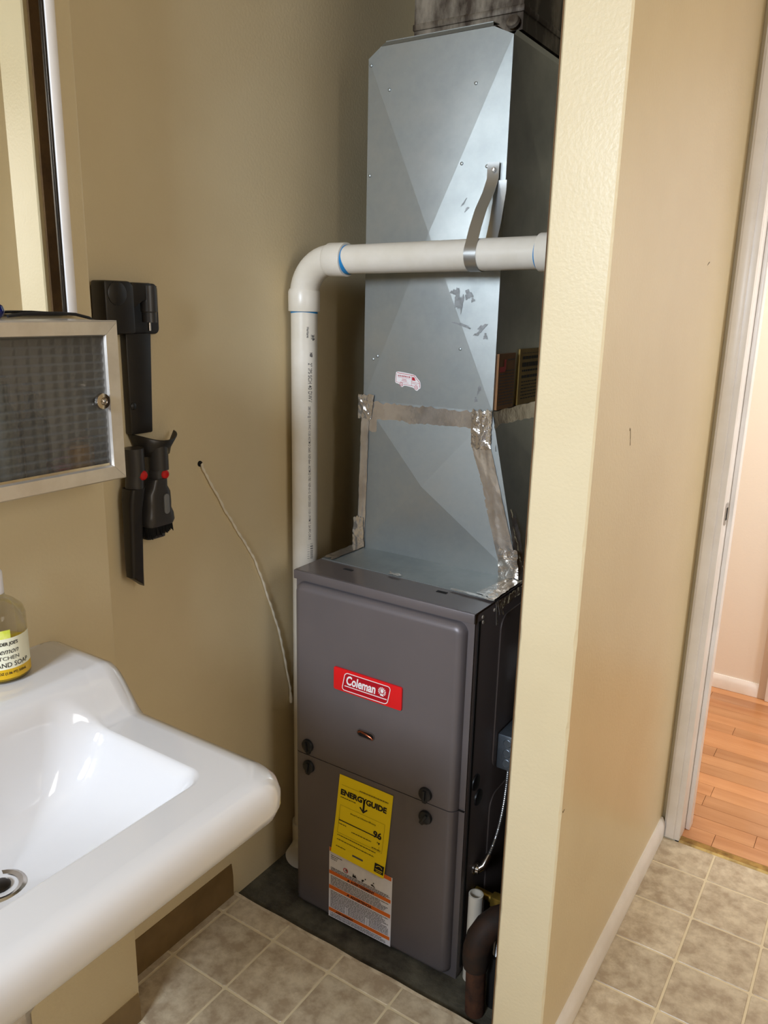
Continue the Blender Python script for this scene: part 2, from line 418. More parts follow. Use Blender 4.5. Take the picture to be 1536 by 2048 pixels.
# ================================================================== FURNACE
FX0, FX1, FY0, FY1, FZ0, FZ1 = -1.0060, -.5860, 1.2225, 1.945, -.0125, .800
fur = thing('furnace', 'tall taupe metal gas furnace cabinet with red badge standing in the alcove', 'furnace', ((FX0+FX1)/2, (FY0+FY1)/2, FZ0))
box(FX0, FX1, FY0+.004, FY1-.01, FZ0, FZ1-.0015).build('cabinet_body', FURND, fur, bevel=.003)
# raised rib and edge on the right side panel
MB().box(FX1, FX1+.0012, FY0+.012, FY0+.020, FZ0+.02, FZ1-.02).build('side_seam', DARKGAP, fur)
rib = MB(); 
for z0, z1 in ((.42, .76), (.03, .36)):
    rib.prism([(FX1, y, z) for y, z in rrect(1.33, 1.86, z0, z1, .03)], (.004, 0, 0))
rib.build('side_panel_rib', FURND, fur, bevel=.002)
# top panel (glossy)
TOPM = mat('taupe_enamel_gloss', rgb(112, 104, 102), .16, .35)
box(FX0-.001, FX1+.001, FY0-.002, FY1-.01, FZ1-.0015, FZ1+.001).build('top_panel', TOPM, fur)
MB().box(FX0-.001, FX1+.001, FY0-.0085, FY0-.0018, FZ1-.018, FZ1+.001).build('top_rim', FURN, fur, bevel=.0012)
for xs_ in (-.914, -.690):
    MB().box(xs_-.011, xs_+.011, 1.2765, 1.2845, FZ1+.0008, FZ1+.0018).build('slot', DARKGAP, fur)
def door_panel(name, x0, x1, z0, z1, rx0, rx1, rz0, rz1, rad, depth=.0175, fil=.017, yb=FY0, nx=64, nz=64):
    def dist(x, z):
        cx, cz = (rx0+rx1)/2, (rz0+rz1)/2; hx, hz = (rx1-rx0)/2-rad, (rz1-rz0)/2-rad
        qx, qz = abs(x-cx)-hx, abs(z-cz)-hz
        return rad - (math.hypot(max(qx, 0), max(qz, 0)) + min(max(qx, qz), 0))
    def yy(x, z):
        t = max(0, min(1, dist(x, z)/fil)); k = math.sqrt(max(0, 1-(1-t)**2))
        return yb - .001 - depth*k
    def knots(a, b, ra, rb, n):
        s = {a, b}
        for i in range(n+1): s.add(a+(b-a)*i/n)
        for e, sg in ((ra, 1), (rb, -1)):
            for k in range(11):
                v = e+sg*fil*1.3*(k/10)**1.6
                if a < v < b: s.add(v)
        return sorted(s)
    X, Z = knots(x0, x1, rx0, rx1, 22), knots(z0, z1, rz0, rz1, 22)
    m = MB(); P = [[Vector((x, yy(x, z), z)) for x in X] for z in Z]
    m.grid(P)
    def skirt(l): m.grid([l, [Vector((p.x, yb+.004, p.z)) for p in l]])
    skirt(P[0]); skirt(P[-1]); skirt([r[0] for r in P]); skirt([r[-1] for r in P])
    return m.build(name, FURN, fur, smooth=True, weld=True, angle=40)
ZSP = .3865
door_panel('upper_door', FX0+.001, FX1-.001, ZSP+.001, FZ1-.0185, FX0+.005, -.6, ZSP-.1, .778, .022)
door_panel('lower_door', FX0+.001, FX1-.001, FZ0, ZSP-.001, FX0+.005, -.6, FZ0+.006, ZSP+.1, .022)
box(FX0+.002, FX1-.002, FY0-.004, FY0+.002, ZSP-.0012, ZSP+.0012).build('door_seam', DARKGAP, fur)
YF = FY0-.0185                                             # raised face of the doors
def latch(x, z, a):
    m = MB().lathe((x, YF, z), [(.0145, 0), (.0148, .003), (.0135, .006), (.009, .0075), (0, .0078)], 24, (0, -1, 0))
    d = Vector((math.sin(a), 0, -math.cos(a)))             # pointer tab
    p = Vector((x, YF-.001, z)); q = Vector((d.z, 0, -d.x))
    m.prism([p+q*.008+d*.008, p+q*.004+d*.0195, p-q*.004+d*.0195, p-q*.008+d*.008], (0, -.004, 0))
    o = m.build('latch', BLACKP, fur, smooth=True)
    g = MB().prism([Vector((x, YF-.0075, z))+q*s*.0028+d*k*.0115 for s, k in ((1, 1), (1, -1), (-1, -1), (-1, 1))], (0, -.004, 0))
    g.build('grip_bar', BLACKP, o, bevel=.001)
for x, z, a in ((-.9614, .4104, .15), (-.9587, .3605, -.1), (-.6655, .4060, -.05), (-.6633, .3545, -.5)): latch(x, z, a)
# inspection window slot with copper tube showing
vp = MB(); o_, i_ = rrect(-.833, -.789, .478, .4955, .0087, 6), rrect(-.831, -.791, .480, .4935, .0067, 6)
vp.loft([[(x, YF-.0002, z) for x, z in o_], [(x, YF-.0016, z) for x, z in o_], [(x, YF-.0016, z) for x, z in i_], [(x, YF+.006, z) for x, z in i_]], False, False)
vo = vp.build('viewport_rim', FURND, fur)
MB().prism([(x, YF-.0006, z) for x, z in i_], (0, .0003, 0)).build('viewport_glass', DARKGAP, vo)
MB().tube([(-.829, YF-.001, .488), (-.822, YF-.002, .4915), (-.808, YF-.0022, .4885), (-.797, YF-.0022, .4855), (-.793, YF-.0015, .482)], .0024, 10).build('copper_tube', COPPER, vo, smooth=True)
# knock-outs on the right side
for y, z in ((1.2476, .4325), (1.2632, .390)):
    MB().lathe((FX1, y+.012, z), [(.017, 0), (.0165, .003), (.012, .0042), (0, .0042)], 22, (1, 0, 0)).build('side_plug', BLACKP, fur, smooth=True)
for y, z in ((1.25, .785), (1.30, .783), (1.252, .774)):
    MB().lathe((FX1, y, z), [(.004, 0), (.0035, .002), (0, .0024)], 10, (1, 0, 0)).build('side_screw', BSTEEL, fur)

# --- red badge with its lettering (plane of the upper door)
bx0, bx1, bz0, bz1 = -.8905, -.7255, .5695, .6195
bm_ = MB().prism([(x, YF-.0002, z) for x, z in rrect(bx0, bx1, bz0, bz1, .004)], (0, -.0045, 0))
bd = lab(bm_.build('badge', RED, fur, bevel=.0008), 'red badge reading Coleman')
YBD = YF-.0050
def onb(x, z, dy=0): return Vector((x, YBD-dy, z))
def slant(p, c): return p[0]+.20*(p[1]-c), p[1]
fr = [slant(p, .594) for p in rrect(-.8655, -.7535, .5735, .6145, .008, 6)]
fo, fi = ring2(fr, .0016)
fx = [slant(p, .594) for p in rrect(-.8639, -.7551, .5751, .6129, .0066, 6)]
MB().prism([onb(x, z, .0001) for x, z in fx], (0, -.0002, 0)).build('badge_panel', REDD, bd)
m = MB()
m.grid([[onb(*p, .0006) for p in list(fo)+[fo[0]]], [onb(*p, .0006) for p in list(fi)+[fi[0]]]])
# rule under the name
m.add([onb(*slant(p, .594), .0006) for p in ((-.860, .5835), (-.757, .5835), (-.757, .5853), (-.860, .5853))], [(0, 1, 2, 3)])
put_text(m, text2d('Coleman', .0275, .0715, .03), lambda u, v: onb(-.8585+u+.12*v, .5890+v, .0006))
# lantern emblem: round badge with rays and a glass globe
cx, cz = -.7705, .5985
for k in range(14):
    if k in (10, 11): continue
    a0, a1 = 2*PI*k/14+.05, 2*PI*(k+.62)/14
    m.add([onb(cx+r*math.cos(a), cz+r*math.sin(a), .0006) for r, a in ((.0052, a0), (.0094, a0), (.0094, a1), (.0052, a1))], [(0, 1, 2, 3)])
m.add([onb(cx+.0036*math.cos(2*PI*k/12), cz+.001+.0044*math.sin(2*PI*k/12), .0006) for k in range(12)], [tuple(range(12))])
m.add([onb(x, z, .0006) for x, z in ((cx-.004, cz-.0095), (cx+.004, cz-.0095), (cx+.003, cz-.005), (cx-.003, cz-.005))], [(0, 1, 2, 3)])
m.build('badge_lettering', BWHITE, bd)

# --- yellow energy label (slightly curled sheet)
# local frame: u across (0..1), v down (0..1)
A = [Vector((-.8748, 0, .3730)), Vector((-.7397, 0, .3725)), Vector((-.7555, 0, .1690)), Vector((-.8945, 0, .1750))]
def yl(u, v, lift=0):
    p = A[0]*(1-u)*(1-v)+A[1]*u*(1-v)+A[2]*u*v+A[3]*(1-u)*v
    curl = .0012 + .010*max(0, v-.45)**2*1.5 + .004*max(0, u-.7)**2
    return Vector((p.x, YF-curl-lift, p.z))
ym = MB().grid([[yl(i/12, j/20) for i in range(13)] for j in range(21)])
yo = lab(ym.build('energy_label', YELLOW, fur, smooth=True), 'yellow paper label reading EnergyGuide 96')
m = MB()
def yt(s, size, width, u, v, bold=0, dst=None):
    put_text(dst or m, text2d(s, size, width, bold), lambda x, y: yl(u+x/.137, v-y/.205, .0006))
yt('ENERG', .0185, .056, .055, .235, .045); yt('Y', .0185, .0125, .455, .235, .045); yt('GUIDE', .0185, .052, .535, .235, .045)
def yq(u0, v0, u1, v1, dst=None):
    n = max(1, int(abs(u1-u0)*12)); n2 = max(1, int(abs(v1-v0)*12))
    (dst or m).grid([[yl(u0+(u1-u0)*i/n, v0+(v1-v0)*j/n2, .0006) for i in range(n+1)] for j in range(n2+1)])
yq(.485, .20, .518, .33)
m.add([yl(u, v, .0006) for u, v in ((.502, .355), (.425, .30), (.445, .29), (.502, .335), (.56, .29), (.58, .30))], [(0, 1, 2, 3), (0, 3, 4, 5)])
yt('96', .022, .021, .72, .572, .03)
yq(.075, .555, .84, .567); m.add([yl(u, v, .0006) for u, v in ((.82, .615), (.86, .615), (.84, .645))], [(0, 1, 2)])
yq(.805, .61, .815, .63); yq(.86, .84, 1-.02, .85) if False else None
m.build('label_print', INK, yo)['kind'] = 'stuff'
m = MB()
yt('Annual Fuel Utilization Efficiency', .0058, .066, .27, .435, .01)
for (u0, v0, u1, v1) in ((.07, .37, .91, .372), (.07, .37, .073, .72), (.908, .37, .911, .72), (.07, .72, .91, .722), (.06, .115, .93, .117), (.075, .53, .078, .60), (.85, .66, .853, .72)):
    yq(u0, v0, u1, v1)
rnd = random.Random(3)
def greek(dst, f, u0, u1, v, h, wmin=.015, wmax=.05, gap=.008):
    u = u0
    while u < u1:
        w_ = min(rnd.uniform(wmin, wmax), u1-u)
        f(u, v, u+w_, v+h, dst); u += w_+gap
for (u0, u1, v) in ((.06, .35, .265), (.40, .93, .10), (.08, .22, .60), (.33, .70, .64), (.72, .88, .70), (.08, .80, .745), (.08, .78, .80), (.08, .26, .885)):
    greek(m, yq, u0, u1, v, .010)
m.build('label_small_print', mat('olive_ink', rgb(96, 82, 12), .7), yo)['kind'] = 'stuff'
m = MB(); yq(.40, .905, .60, .925, m); m.build('label_number_strip', INKG, yo)
m = MB(); yq(.815, .862, .985, .965, m); lb = m.build('label_emblem', INK, yo)
m = MB()
for k in range(7):                                           # arc of the emblem
    a0, a1 = PI*(.15+.1*k), PI*(.15+.1*(k+1))
    m.add([yl(.90+r*math.cos(a), .918-.45*r*math.sin(a)*1.4, .0011) for r, a in ((.055, a0), (.065, a0), (.065, a1), (.055, a1))], [(0, 1, 2, 3)])
for (u0, v0, u1, v1) in ((.835, .925, .965, .932), (.85, .945, .95, .950)):
    m.add([yl(a, b, .0011) for a, b in ((u0, v0), (u1, v0), (u1, v1), (u0, v1))], [(0, 1, 2, 3)])
m.build('emblem_print', YELLOW, yo)

# --- white warning label with orange bands
Bq = [Vector((-.9022, 0, .1815)), Vector((-.7366, 0, .1765)), Vector((-.7376, 0, .0020)), Vector((-.9035, 0, -.0005))]
def wl(u, v, lift=0):
    p = Bq[0]*(1-u)*(1-v)+Bq[1]*u*(1-v)+Bq[2]*u*v+Bq[3]*(1-u)*v
    return Vector((p.x, YF-.0006-lift, p.z))
wo = lab(MB().grid([[wl(i, j) for i in (0, 1)] for j in (0, 1)]).build('warning_label', PAPER, fur), 'white label with orange bands and small print')
def wq(u0, v0, u1, v1, dst): dst.add([wl(a, b, .0004) for a, b in ((u0, v0), (u1, v0), (u1, v1), (u0, v1))], [(0, 1, 2, 3)])
m = MB()
for v0, v1 in ((0, .055), (.325, .375), (.535, .59), (.865, .915)): wq(.005, v0, .985, v1, m)
m.build('orange_band', ORANGE, wo)
m = MB()
def wt(s, size, width, u, v, bold=0, dst=None):
    put_text(dst or m, text2d(s, size, width, bold), lambda x, y: wl(u+x/.166, v-y/.18, .0008))
wt('AVERTISSEMENT', .0092, .062, .36, .368, .03); wt('ADVERTENCIA', .0092, .056, .36, .583, .03)
wt('AVERTISSEMENT', .0065, .048, .12, .908, .03)
for v in (.335, .545):
    m.add([wl(u, vv, .0008) for u, vv in ((.30, v+.03), (.345, v+.03), (.3225, v-.002))], [(0, 1, 2)])
# pictograms
def blob(u, v, pts): m.add([wl(u+a*.03, v+b*.03, .0008) for a, b in pts], [tuple(range(len(pts)))])
blob(.42, .235, ((-1.2, .9), (-.7, -.9), (-.2, .2), (.3, -.5), (.7, .2), (1.3, .9)))
blob(.56, .235, ((-1, .9), (-.8, 0), (.1, -.2), (.6, .2), (.1, .3), (-.2, .9))); blob(.575, .215, ((.1, -.2), (.5, -.6), (.9, -.2), (.5, .2)))
blob(.71, .235, ((-1.2, .2), (-.2, -.3), (.2, .1), (1.2, .8), (.9, 1), (-.1, .6), (-.9, .6))); blob(.715, .215, ((-.3, -.3), (.1, -.7), (.5, -.3), (.1, .1)))
m.build('label_print', INK, wo)['kind'] = 'stuff'
m = MB()
for k in range(16):
    a0, a1 = 2*PI*k/16, 2*PI*(k+1)/16
    m.add([wl(.275+r*math.cos(a), .225+r*.9*math.sin(a), .0008) for r, a in ((.028, a0), (.038, a0), (.038, a1), (.028, a1))], [(0, 1, 2, 3)])
m.build('prohibition_ring', VANRED, wo)
m = MB()
wq(.27, .205, .3, .235, m)
rows = [.10, .125, .15] + [.275+.018*k for k in range(3)] + [.395+.020*k for k in range(7)] + [.61+.021*k for k in range(12)] + [.93, .952, .972]
for v in rows:
    u0, u1 = .03, .97
    if v < .2: u1 = .22
    if .74 < v < .86:
        greek(m, wq, .03, .27, v, .010, .01, .05, .006); greek(m, wq, .32, .60, v, .010, .01, .05, .006); greek(m, wq, .66, .96, v, .010, .01, .05, .006); continue
    greek(m, wq, u0, u1-rnd.random()*.15, v, .010, .01, .06, .006)
for u in (.295, .63): wq(u, .745, u+.004, .86, m)
m.build('label_small_print', INKG, wo)['kind'] = 'stuff'

# ================================================================== PLENUM AND DUCT
YD = 1.430; YDB = 1.90
DU = (-.985, -.6745, 1.138, 1.808)          # upper duct x0 x1 z0 z1
pl = thing('supply_plenum', 'shiny galvanized sheet-metal duct plenum rising from the furnace top', 'duct', (-.80, 1.66, FZ1+.001))
x0, x1, z0, z1 = DU
cxm, czm = (x0+x1)/2, 1.478
m = MB(); KB = .0085
m.add([(x0, YD, z0), (x1, YD, z0), (x1, YD, z1), (x0, YD, z1), (cxm, YD-KB, czm)], [(0, 1, 4), (1, 2, 4), (2, 3, 4), (3, 0, 4)])
m.build('duct_front', GALV, pl)
m = MB().add([(x1, YD, z0), (x1, YDB, z0), (x1, YDB, z1), (x1, YD, z1), (x1+.006, (YD+YDB)/2, czm)], [(0, 1, 4), (1, 2, 4), (2, 3, 4), (3, 0, 4)])
m.build('duct_side', GALV, pl)
m = MB().add([(x0, YD, z0), (x0, YDB, z0), (x0, YDB, z1), (x0, YD, z1)], [(0, 3, 2, 1)]).add([(x0, YDB, z0), (x1, YDB, z0), (x1, YDB, z1), (x0, YDB, z1)], [(0, 1, 2, 3)])
m.build('duct_back', GALV, pl)
# folded cap: flanges with cut corners leaning over the top
m = MB()
m.prism([(x0, YD, z1-.0005), (x1, YD, z1-.0005), (x1-.040, YD+.0006, z1+.018), (x0+.028, YD+.0006, z1+.018)], (0, .0012, 0))
m.prism([(x0+.029, YD+.0006, z1+.0186), (x1-.041, YD+.0006, z1+.0186), (x1-.046, YD+.009, z1+.0275), (x0+.034, YD+.009, z1+.0275)], (0, .0012, 0))
m.prism([(x0+.034, YD+.009, z1+.0275), (x1-.046, YD+.009, z1+.0275), (x1-.046, YD+.034, z1+.030), (x0+.034, YD+.034, z1+.030)], (0, 0, .0015))
m.prism([(x1, YD+.001, z1-.003), (x1, YDB, z1-.003), (x1-.014, YDB-.05, z1+.020), (x1-.014, YD+.045, z1+.020)], (-.0015, 0, 0))
m.build('duct_cap_flange', GALV, pl)
box(x0+.04, x1-.05, YD+.034, YDB-.002, z1+.022, z1+.0295).build('duct_top', GALVD, pl)
box(x0+.002, x1-.002, YD+.002, YDB-.002, z1-.010, z1-.004).build('duct_shoulder', GALVD, pl)
# transition piece flaring to the furnace
tb0, tb1, tz = -.990, -.5965, FZ1+.0025
m = MB(); c = (-.826, YD-.011, .968)
m.add([(tb0, YD, tz), (tb1, YD, tz), (x1, YD, z0), (x0, YD, z0), c], [(0, 1, 4), (1, 2, 4), (2, 3, 4), (3, 0, 4)])
m.build('transition_front', GALV, pl)
m = MB().add([(tb1, YD, tz), (tb1, YDB, tz), (x1, YDB, z0), (x1, YD, z0), (-.630, 1.66, .97)], [(0, 1, 4), (1, 2, 4), (2, 3, 4), (3, 0, 4)])
m.build('transition_side', GALV, pl)
m = MB().add([(tb0, YD, tz), (tb0, YDB, tz), (x0, YDB, z0), (x0, YD, z0)], [(0, 1, 2, 3)]).add([(tb0, YDB, tz), (tb1, YDB, tz), (x1, YDB, z0), (x0, YDB, z0)], [(0, 1, 2, 3)])
m.build('transition_back', GALV, pl)
# flat flange sheet lying on the furnace top in front
m = MB().prism([(-1.004, 1.306, FZ1+.0012), (-.592, 1.298, FZ1+.0012), (-.592, YD, FZ1+.0012), (-.998, YD, FZ1+.0012)], (0, 0, .0014))
m.build('base_flange', GALV, pl)
# crumpled foil tape
rf = random.Random(11)
def tape(name, quad, nu, nv, amp, material, normal, rag=.0, par=None):
    q = [Vector(p) for p in quad]; n = Vector(normal); P = []
    H = [[0]*(nv+1) for _ in range(nu+1)]
    ridge = [(rf.uniform(0, 1), rf.uniform(0, 1), rf.uniform(0, PI), rf.uniform(.3, 1)) for _ in range(9)]
    for i in range(nu+1):
        row = []
        for j in range(nv+1):
            u, v = i/nu, j/nv
            e = rf.uniform(-rag, rag)
            uu = u; vv = v
            if j in (0, nv): vv = v+e
            if i in (0, nu): uu = u+e*.6
            p = q[0]*(1-uu)*(1-vv)+q[1]*uu*(1-vv)+q[2]*uu*vv+q[3]*(1-uu)*vv
            h = 0
            for (ru, rv, ra, rs) in ridge:
                d = abs((u-ru)*math.cos(ra)+(v-rv)*math.sin(ra))
                h += rs*max(0, 1-d*9)
            h = amp*(.35*h+.3*rf.random())
            row.append(p+n*(.0012+h))
        P.append(row)
    return MB().grid(P).build(name, material, par or pl, smooth=True)
F0 = (0, -1, 0)
tape('foil_tape', [(x0-.002, YD-.001, 1.135), (x1-.035, YD-.001, 1.137), (x1-.037, YD-.001, 1.070), (x0-.002, YD-.001, 1.070)], 40, 6, .0007, FOILS, F0, .05)
tape('foil_tape', [(x0-.010, YD-.002, 1.150), (x0+.030, YD-.002, 1.150), (x0+.024, YD-.002, 1.098), (x0-.012, YD-.002, 1.098)], 12, 14, .0035, FOIL, F0, .04)
tape('foil_tape', [(x1-.044, YD-.002, 1.140), (x1+.0005, YD-.002, 1.142), (x1+.002, YD-.002, 1.062), (x1-.042, YD-.002, 1.064)], 14, 20, .0045, FOIL, F0, .04)
tape('foil_tape', [(x1-.040, YD-.0012, 1.066), (x1+.002, YD-.0012, 1.066), (tb1+.002, YD-.0012, tz+.012), (tb1-.038, YD-.0012, tz+.012)], 12, 44, .0014, FOILS, F0, .02)
tape('foil_tape', [(tb1-.046, YD-.002, tz+.062), (tb1-.004, YD-.002, tz+.062), (tb1+.004, YD-.004, tz), (tb1-.042, YD-.004, tz)], 10, 14, .003, FOIL, F0, .05)
tape('foil_tape', [(x0-.003, YD-.0012, 1.10), (x0+.018, YD-.0012, 1.10), (tb0+.014, YD-.0012, tz), (tb0-.006, YD-.0012, tz)], 8, 44, .0016, FOILS, F0, .05)
tape('foil_tape', [(tb0-.014, YD-.003, tz+.07), (tb0+.012, YD-.003, tz+.07), (tb0+.016, YD-.004, tz), (tb0-.016, YD-.004, tz)], 8, 14, .003, FOIL, F0, .05)
UP = (0, 0, 1)
tape('foil_tape', [(-1.004, 1.312, FZ1+.003), (-.975, 1.31, FZ1+.003), (-.975, YD-.002, FZ1+.003), (-1.004, YD-.002, FZ1+.003)], 8, 18, .002, FOIL, UP, .05)
tape('foil_tape', [(-.632, 1.31, FZ1+.003), (-.586, 1.295, FZ1+.003), (-.586, YD-.006, FZ1+.003), (-.618, YD-.006, FZ1+.003)], 10, 20, .0035, FOIL, UP, .05)
tape('foil_tape', [(-.68, 1.296, FZ1+.003), (-.586, 1.290, FZ1+.003), (-.586, 1.304, FZ1+.003), (-.68, 1.306, FZ1+.003)], 16, 4, .002, FOIL, UP, .1)
tape('foil_tape', [(-.83, 1.300, FZ1+.003), (-.80, 1.298, FZ1+.003), (-.80, 1.310, FZ1+.003), (-.83, 1.312, FZ1+.003)], 10, 4, .005, FOIL, UP, .1)
RT = (1, 0, 0)
tape('foil_tape', [(x1+.001, YD, 1.14), (x1+.003, YDB-.05, 1.145), (x1+.006, YDB-.05, 1.075), (x1+.012, YD, 1.06)], 30, 8, .002, FOILS, RT, .02)
tape('foil_tape', [(x1+.003, YD, 1.066), (x1+.010, YD+.035, 1.066), (tb1+.004, YD+.03, tz), (tb1+.002, YD, tz)], 6, 40, .004, FOIL, RT, .04)
tape('foil_tape', [(-.5845, 1.30, FZ1-.002), (-.5845, 1.42, FZ1-.002), (-.584, 1.41, FZ1-.016), (-.584, 1.31, FZ1-.024)], 18, 5, .003, FOIL, RT, .1, fur)
for k, (y, dy, dz) in enumerate(((1.302, -.004, -.045), (1.312, .014, -.034), (1.308, .002, -.028))):
    a = Vector((-.5835, y, FZ1)); b = Vector((-.578, y+dy, FZ1+dz)); t = Vector((0, .003, 0))
    MB().prism([a-t*.6, a+t*.6, b+t, b-t], (.0006, 0, 0)).build('foil_scrap', FOIL, fur)
# rivets and dimples
for x, z in ((-.9334, 1.7466), (-.7441, 1.7362), (-.7648, 1.6006), (-.9842+.006, 1.795), (-.9837+.006, 1.593), (-.9490, 1.2337), (-.9604, 1.2268), (-.7511, 1.2577), (-.713, 1.5927)):
    d = 1-max(abs(x-cxm)/((x1-x0)/2), abs(z-czm)/((z1-z0)/2))
    MB().lathe((x, YD-KB*max(0, d)-.0004, z), [(.0034, 0), (.003, .0012), (.0014, .002), (0, .0021)], 12, (0, -1, 0)).build('rivet', GALV, pl, smooth=True)
# dark smudges with their own shape
sm_m = mat('dark_smudge', rgb(146, 149, 150), .5, .8, rgb(128, 130, 130), 90, 3)
def smudge(pts_):
    for (x, z, rx, rz, a) in pts_:
        mm = MB()
        d = 1-max(abs(x-cxm)/((x1-x0)/2), abs(z-czm)/((z1-z0)/2))
        n = 22; q_ = rf.uniform(0, 6); y = YD-KB*max(0, d)-.0007
        mm.add([(x+rx*math.cos(t)*math.cos(a)-rz*math.sin(t)*math.sin(a), y, z+rx*math.cos(t)*math.sin(a)+rz*math.sin(t)*math.cos(a)) for t in [2*PI*i/n for i in range(n)]], [tuple(range(n))])
        cc = sum(mm.v, Vector())/n
        mm.v = [cc+(p_-cc)*(1+.28*math.sin(3*i*2*PI/n+q_)+.18*math.sin(7*i*2*PI/n+2*q_)) for i, p_ in enumerate(mm.v)]
        mm.build('smudge', sm_m, pl)
smudge([(-.760, 1.352, .007, .020, .1), (-.752, 1.346, .004, .016, -.1), (-.738, 1.362, .008, .009, .4), (-.769, 1.366, .008, .005, -.3), (-.728, 1.352, .004, .004, .2)])
smudge([(-.706, 1.300, .011, .005, .7), (-.716, 1.288, .007, .003, .4), (-.748, 1.304, .020, .0025, -.25), (-.698, 1.284, .004, .006, 0)])
smudge([(-.757, 1.531, .008, .0015, .9), (-.750, 1.519, .006, .002, .8), (-.706, 1.180, .003, .009, -.3), (-.712, 1.160, .003, .005, .1)])
# stickers on the duct
def sd(y, z, l=0): return Vector((x1+.0052+l, y, z))
def sticker(name, y0, y1, za, zb, m, printm, rows):
    o = box(x1+.0005, x1+.0052, y0, y1, za, zb).build(name, m, pl)
    g = MB()
    for (a, b, v, h) in rows:
        y = y0+(y1-y0)*a
        while y < y0+(y1-y0)*b:
            w_ = rnd.uniform(.004, .014); y2 = min(y+w_, y0+(y1-y0)*b); zz = zb-(zb-za)*v
            g.add([sd(y, zz, .0006), sd(y2, zz, .0006), sd(y2, zz-h, .0006), sd(y, zz-h, .0006)], [(0, 1, 2, 3)]); y = y2+.0022
    g.build('sticker_print', printm, o)
    return o
s1 = sticker('tan_sticker', YD+.006, 1.514, 1.142, 1.2515, TANP, INKG, [(.5, .95, .1, .0025)]+[(.06, .95, .30+.055*k, .002) for k in range(12)])
g = MB(); g.add([sd(YD+.008+a*.03, 1.236-b*.02, .0008) for a, b in ((0, .5), (.7, .5), (.7, -.2), (1, -.2), (1, .7), (.9, 1), (0, 1))], [(0, 1, 2, 3, 4, 5, 6)]); g.build('sticker_logo', VANRED, s1)
sticker('yellow_sticker', 1.535, 1.665, 1.143, 1.2575, TANY, INK, [(.08, .95, .07, .001), (.1, .9, .13, .006), (.1, .9, .24, .009), (.1, .9, .37, .004), (.1, .95, .47, .006)]+[(.1, .95, .58+.06*k, .0022) for k in range(6)])
# van-shaped sticker
def vs(px, py, l=0):                         # sticker picture coordinates (0..90, 0..60) to the duct face
    x = -.9145+px*.000995+.00003*py; z = 1.2165-py*.00096-.00006*px
    d = 1-max(abs(x-cxm)/((x1-x0)/2), abs(z-czm)/((z1-z0)/2))
    return Vector((x, YD-KB*max(0, d)-.0012-l, z))
def chaikin(p, n=2):
    for _ in range(n):
        q = []
        for i in range(len(p)):
            a, b = p[i], p[(i+1) % len(p)]
            q += [(a[0]*.75+b[0]*.25, a[1]*.75+b[1]*.25), (a[0]*.25+b[0]*.75, a[1]*.25+b[1]*.75)]
        p = q
    return p
out = chaikin([(14, 11), (36, 11.5), (60, 13), (66, 20), (73, 26), (74, 36), (73, 41), (69, 43), (66, 47), (61, 47), (57, 42), (50, 41), (33, 39.5), (30, 43.5), (25, 44), (21, 38), (11, 37), (10.5, 30), (12, 18)], 1)
vo = lab(MB().prism([vs(*p) for p in out], (0, .0003, 0)).build('van_sticker', BWHITE, pl), 'white sticker shaped like a red and white van')
g = MB()
def line(p, w=.7):
    for a, b in zip(p[:-1], p[1:]):
        d = Vector((b[0]-a[0], b[1]-a[1])).normalized(); n = Vector((-d.y, d.x))*w/2
        g.add([vs(a[0]+n.x, a[1]+n.y, .0005), vs(b[0]+n.x, b[1]+n.y, .0005), vs(b[0]-n.x, b[1]-n.y, .0005), vs(a[0]-n.x, a[1]-n.y, .0005)], [(0, 1, 2, 3)])
line([(16, 14), (59, 15.5)], 1); line([(14, 16), (13, 34), (22, 35)], .6); line([(32, 37), (57, 38)], .7); line([(59, 16), (64, 22), (71, 28), (71.5, 39)], .9)
line([(52, 16), (51.5, 38)], .5); line([(52, 29), (71, 31)], .6); line([(52, 32), (66, 33.5)], .6)
g.add([vs(*p, .0005) for p in ((53, 19), (58.5, 19), (61.5, 26), (53, 26))], [(0, 1, 2, 3)])
for cx_, cy_ in ((26, 38), (62.5, 40)):
    for r0, r1 in ((3.2, 4.2), (0, 1)):
        for q in range(16):
            a0, a1 = 2*PI*q/16, 2*PI*(q+1)/16
            g.add([vs(cx_+r*math.cos(a), cy_+r*math.sin(a), .0005) for r, a in ((r0, a0), (r1, a0), (r1, a1), (r0, a1))], [(0, 1, 2, 3)])
put_text(g, text2d('BATES HEATING & AIR', 4.0, 31, .03), lambda u, v: vs(18+u, 21.2-v, .0005))
for a, b, c in ((18, 48, 23), (28, 39, 26.5), (27, 40, 29.5), (23, 44, 33)): line([(a, c), (b, c+.5)], .9 if c > 25 and c < 31 else .5)
g.build('van_print', VANRED, vo)

# old stained duct above
od = MB().box(-.937, -.700, 1.520, 1.90, 1.842, ZC-.001)
odt = thing('old_duct', 'dark rust-stained old duct rising above the galvanized plenum to the ceiling', 'duct', (-.82, 1.71, 1.842))
od.build('duct_shell', GALVD, odt)
MB().box(-.940, -.697, 1.517, 1.903, 1.872, 1.885).build('duct_collar', GALVD, odt, bevel=.003)
MB().lathe((-.715, 1.505, 1.856), [(.013, -.006), (.012, .0), (.005, .005), (0, .006)], 14, (0, -1, .4)).build('sealant_lump', mat('old_sealant', rgb(120, 108, 92), .9, 0, rgb(70, 58, 46), 40, 5), odt, smooth=True)

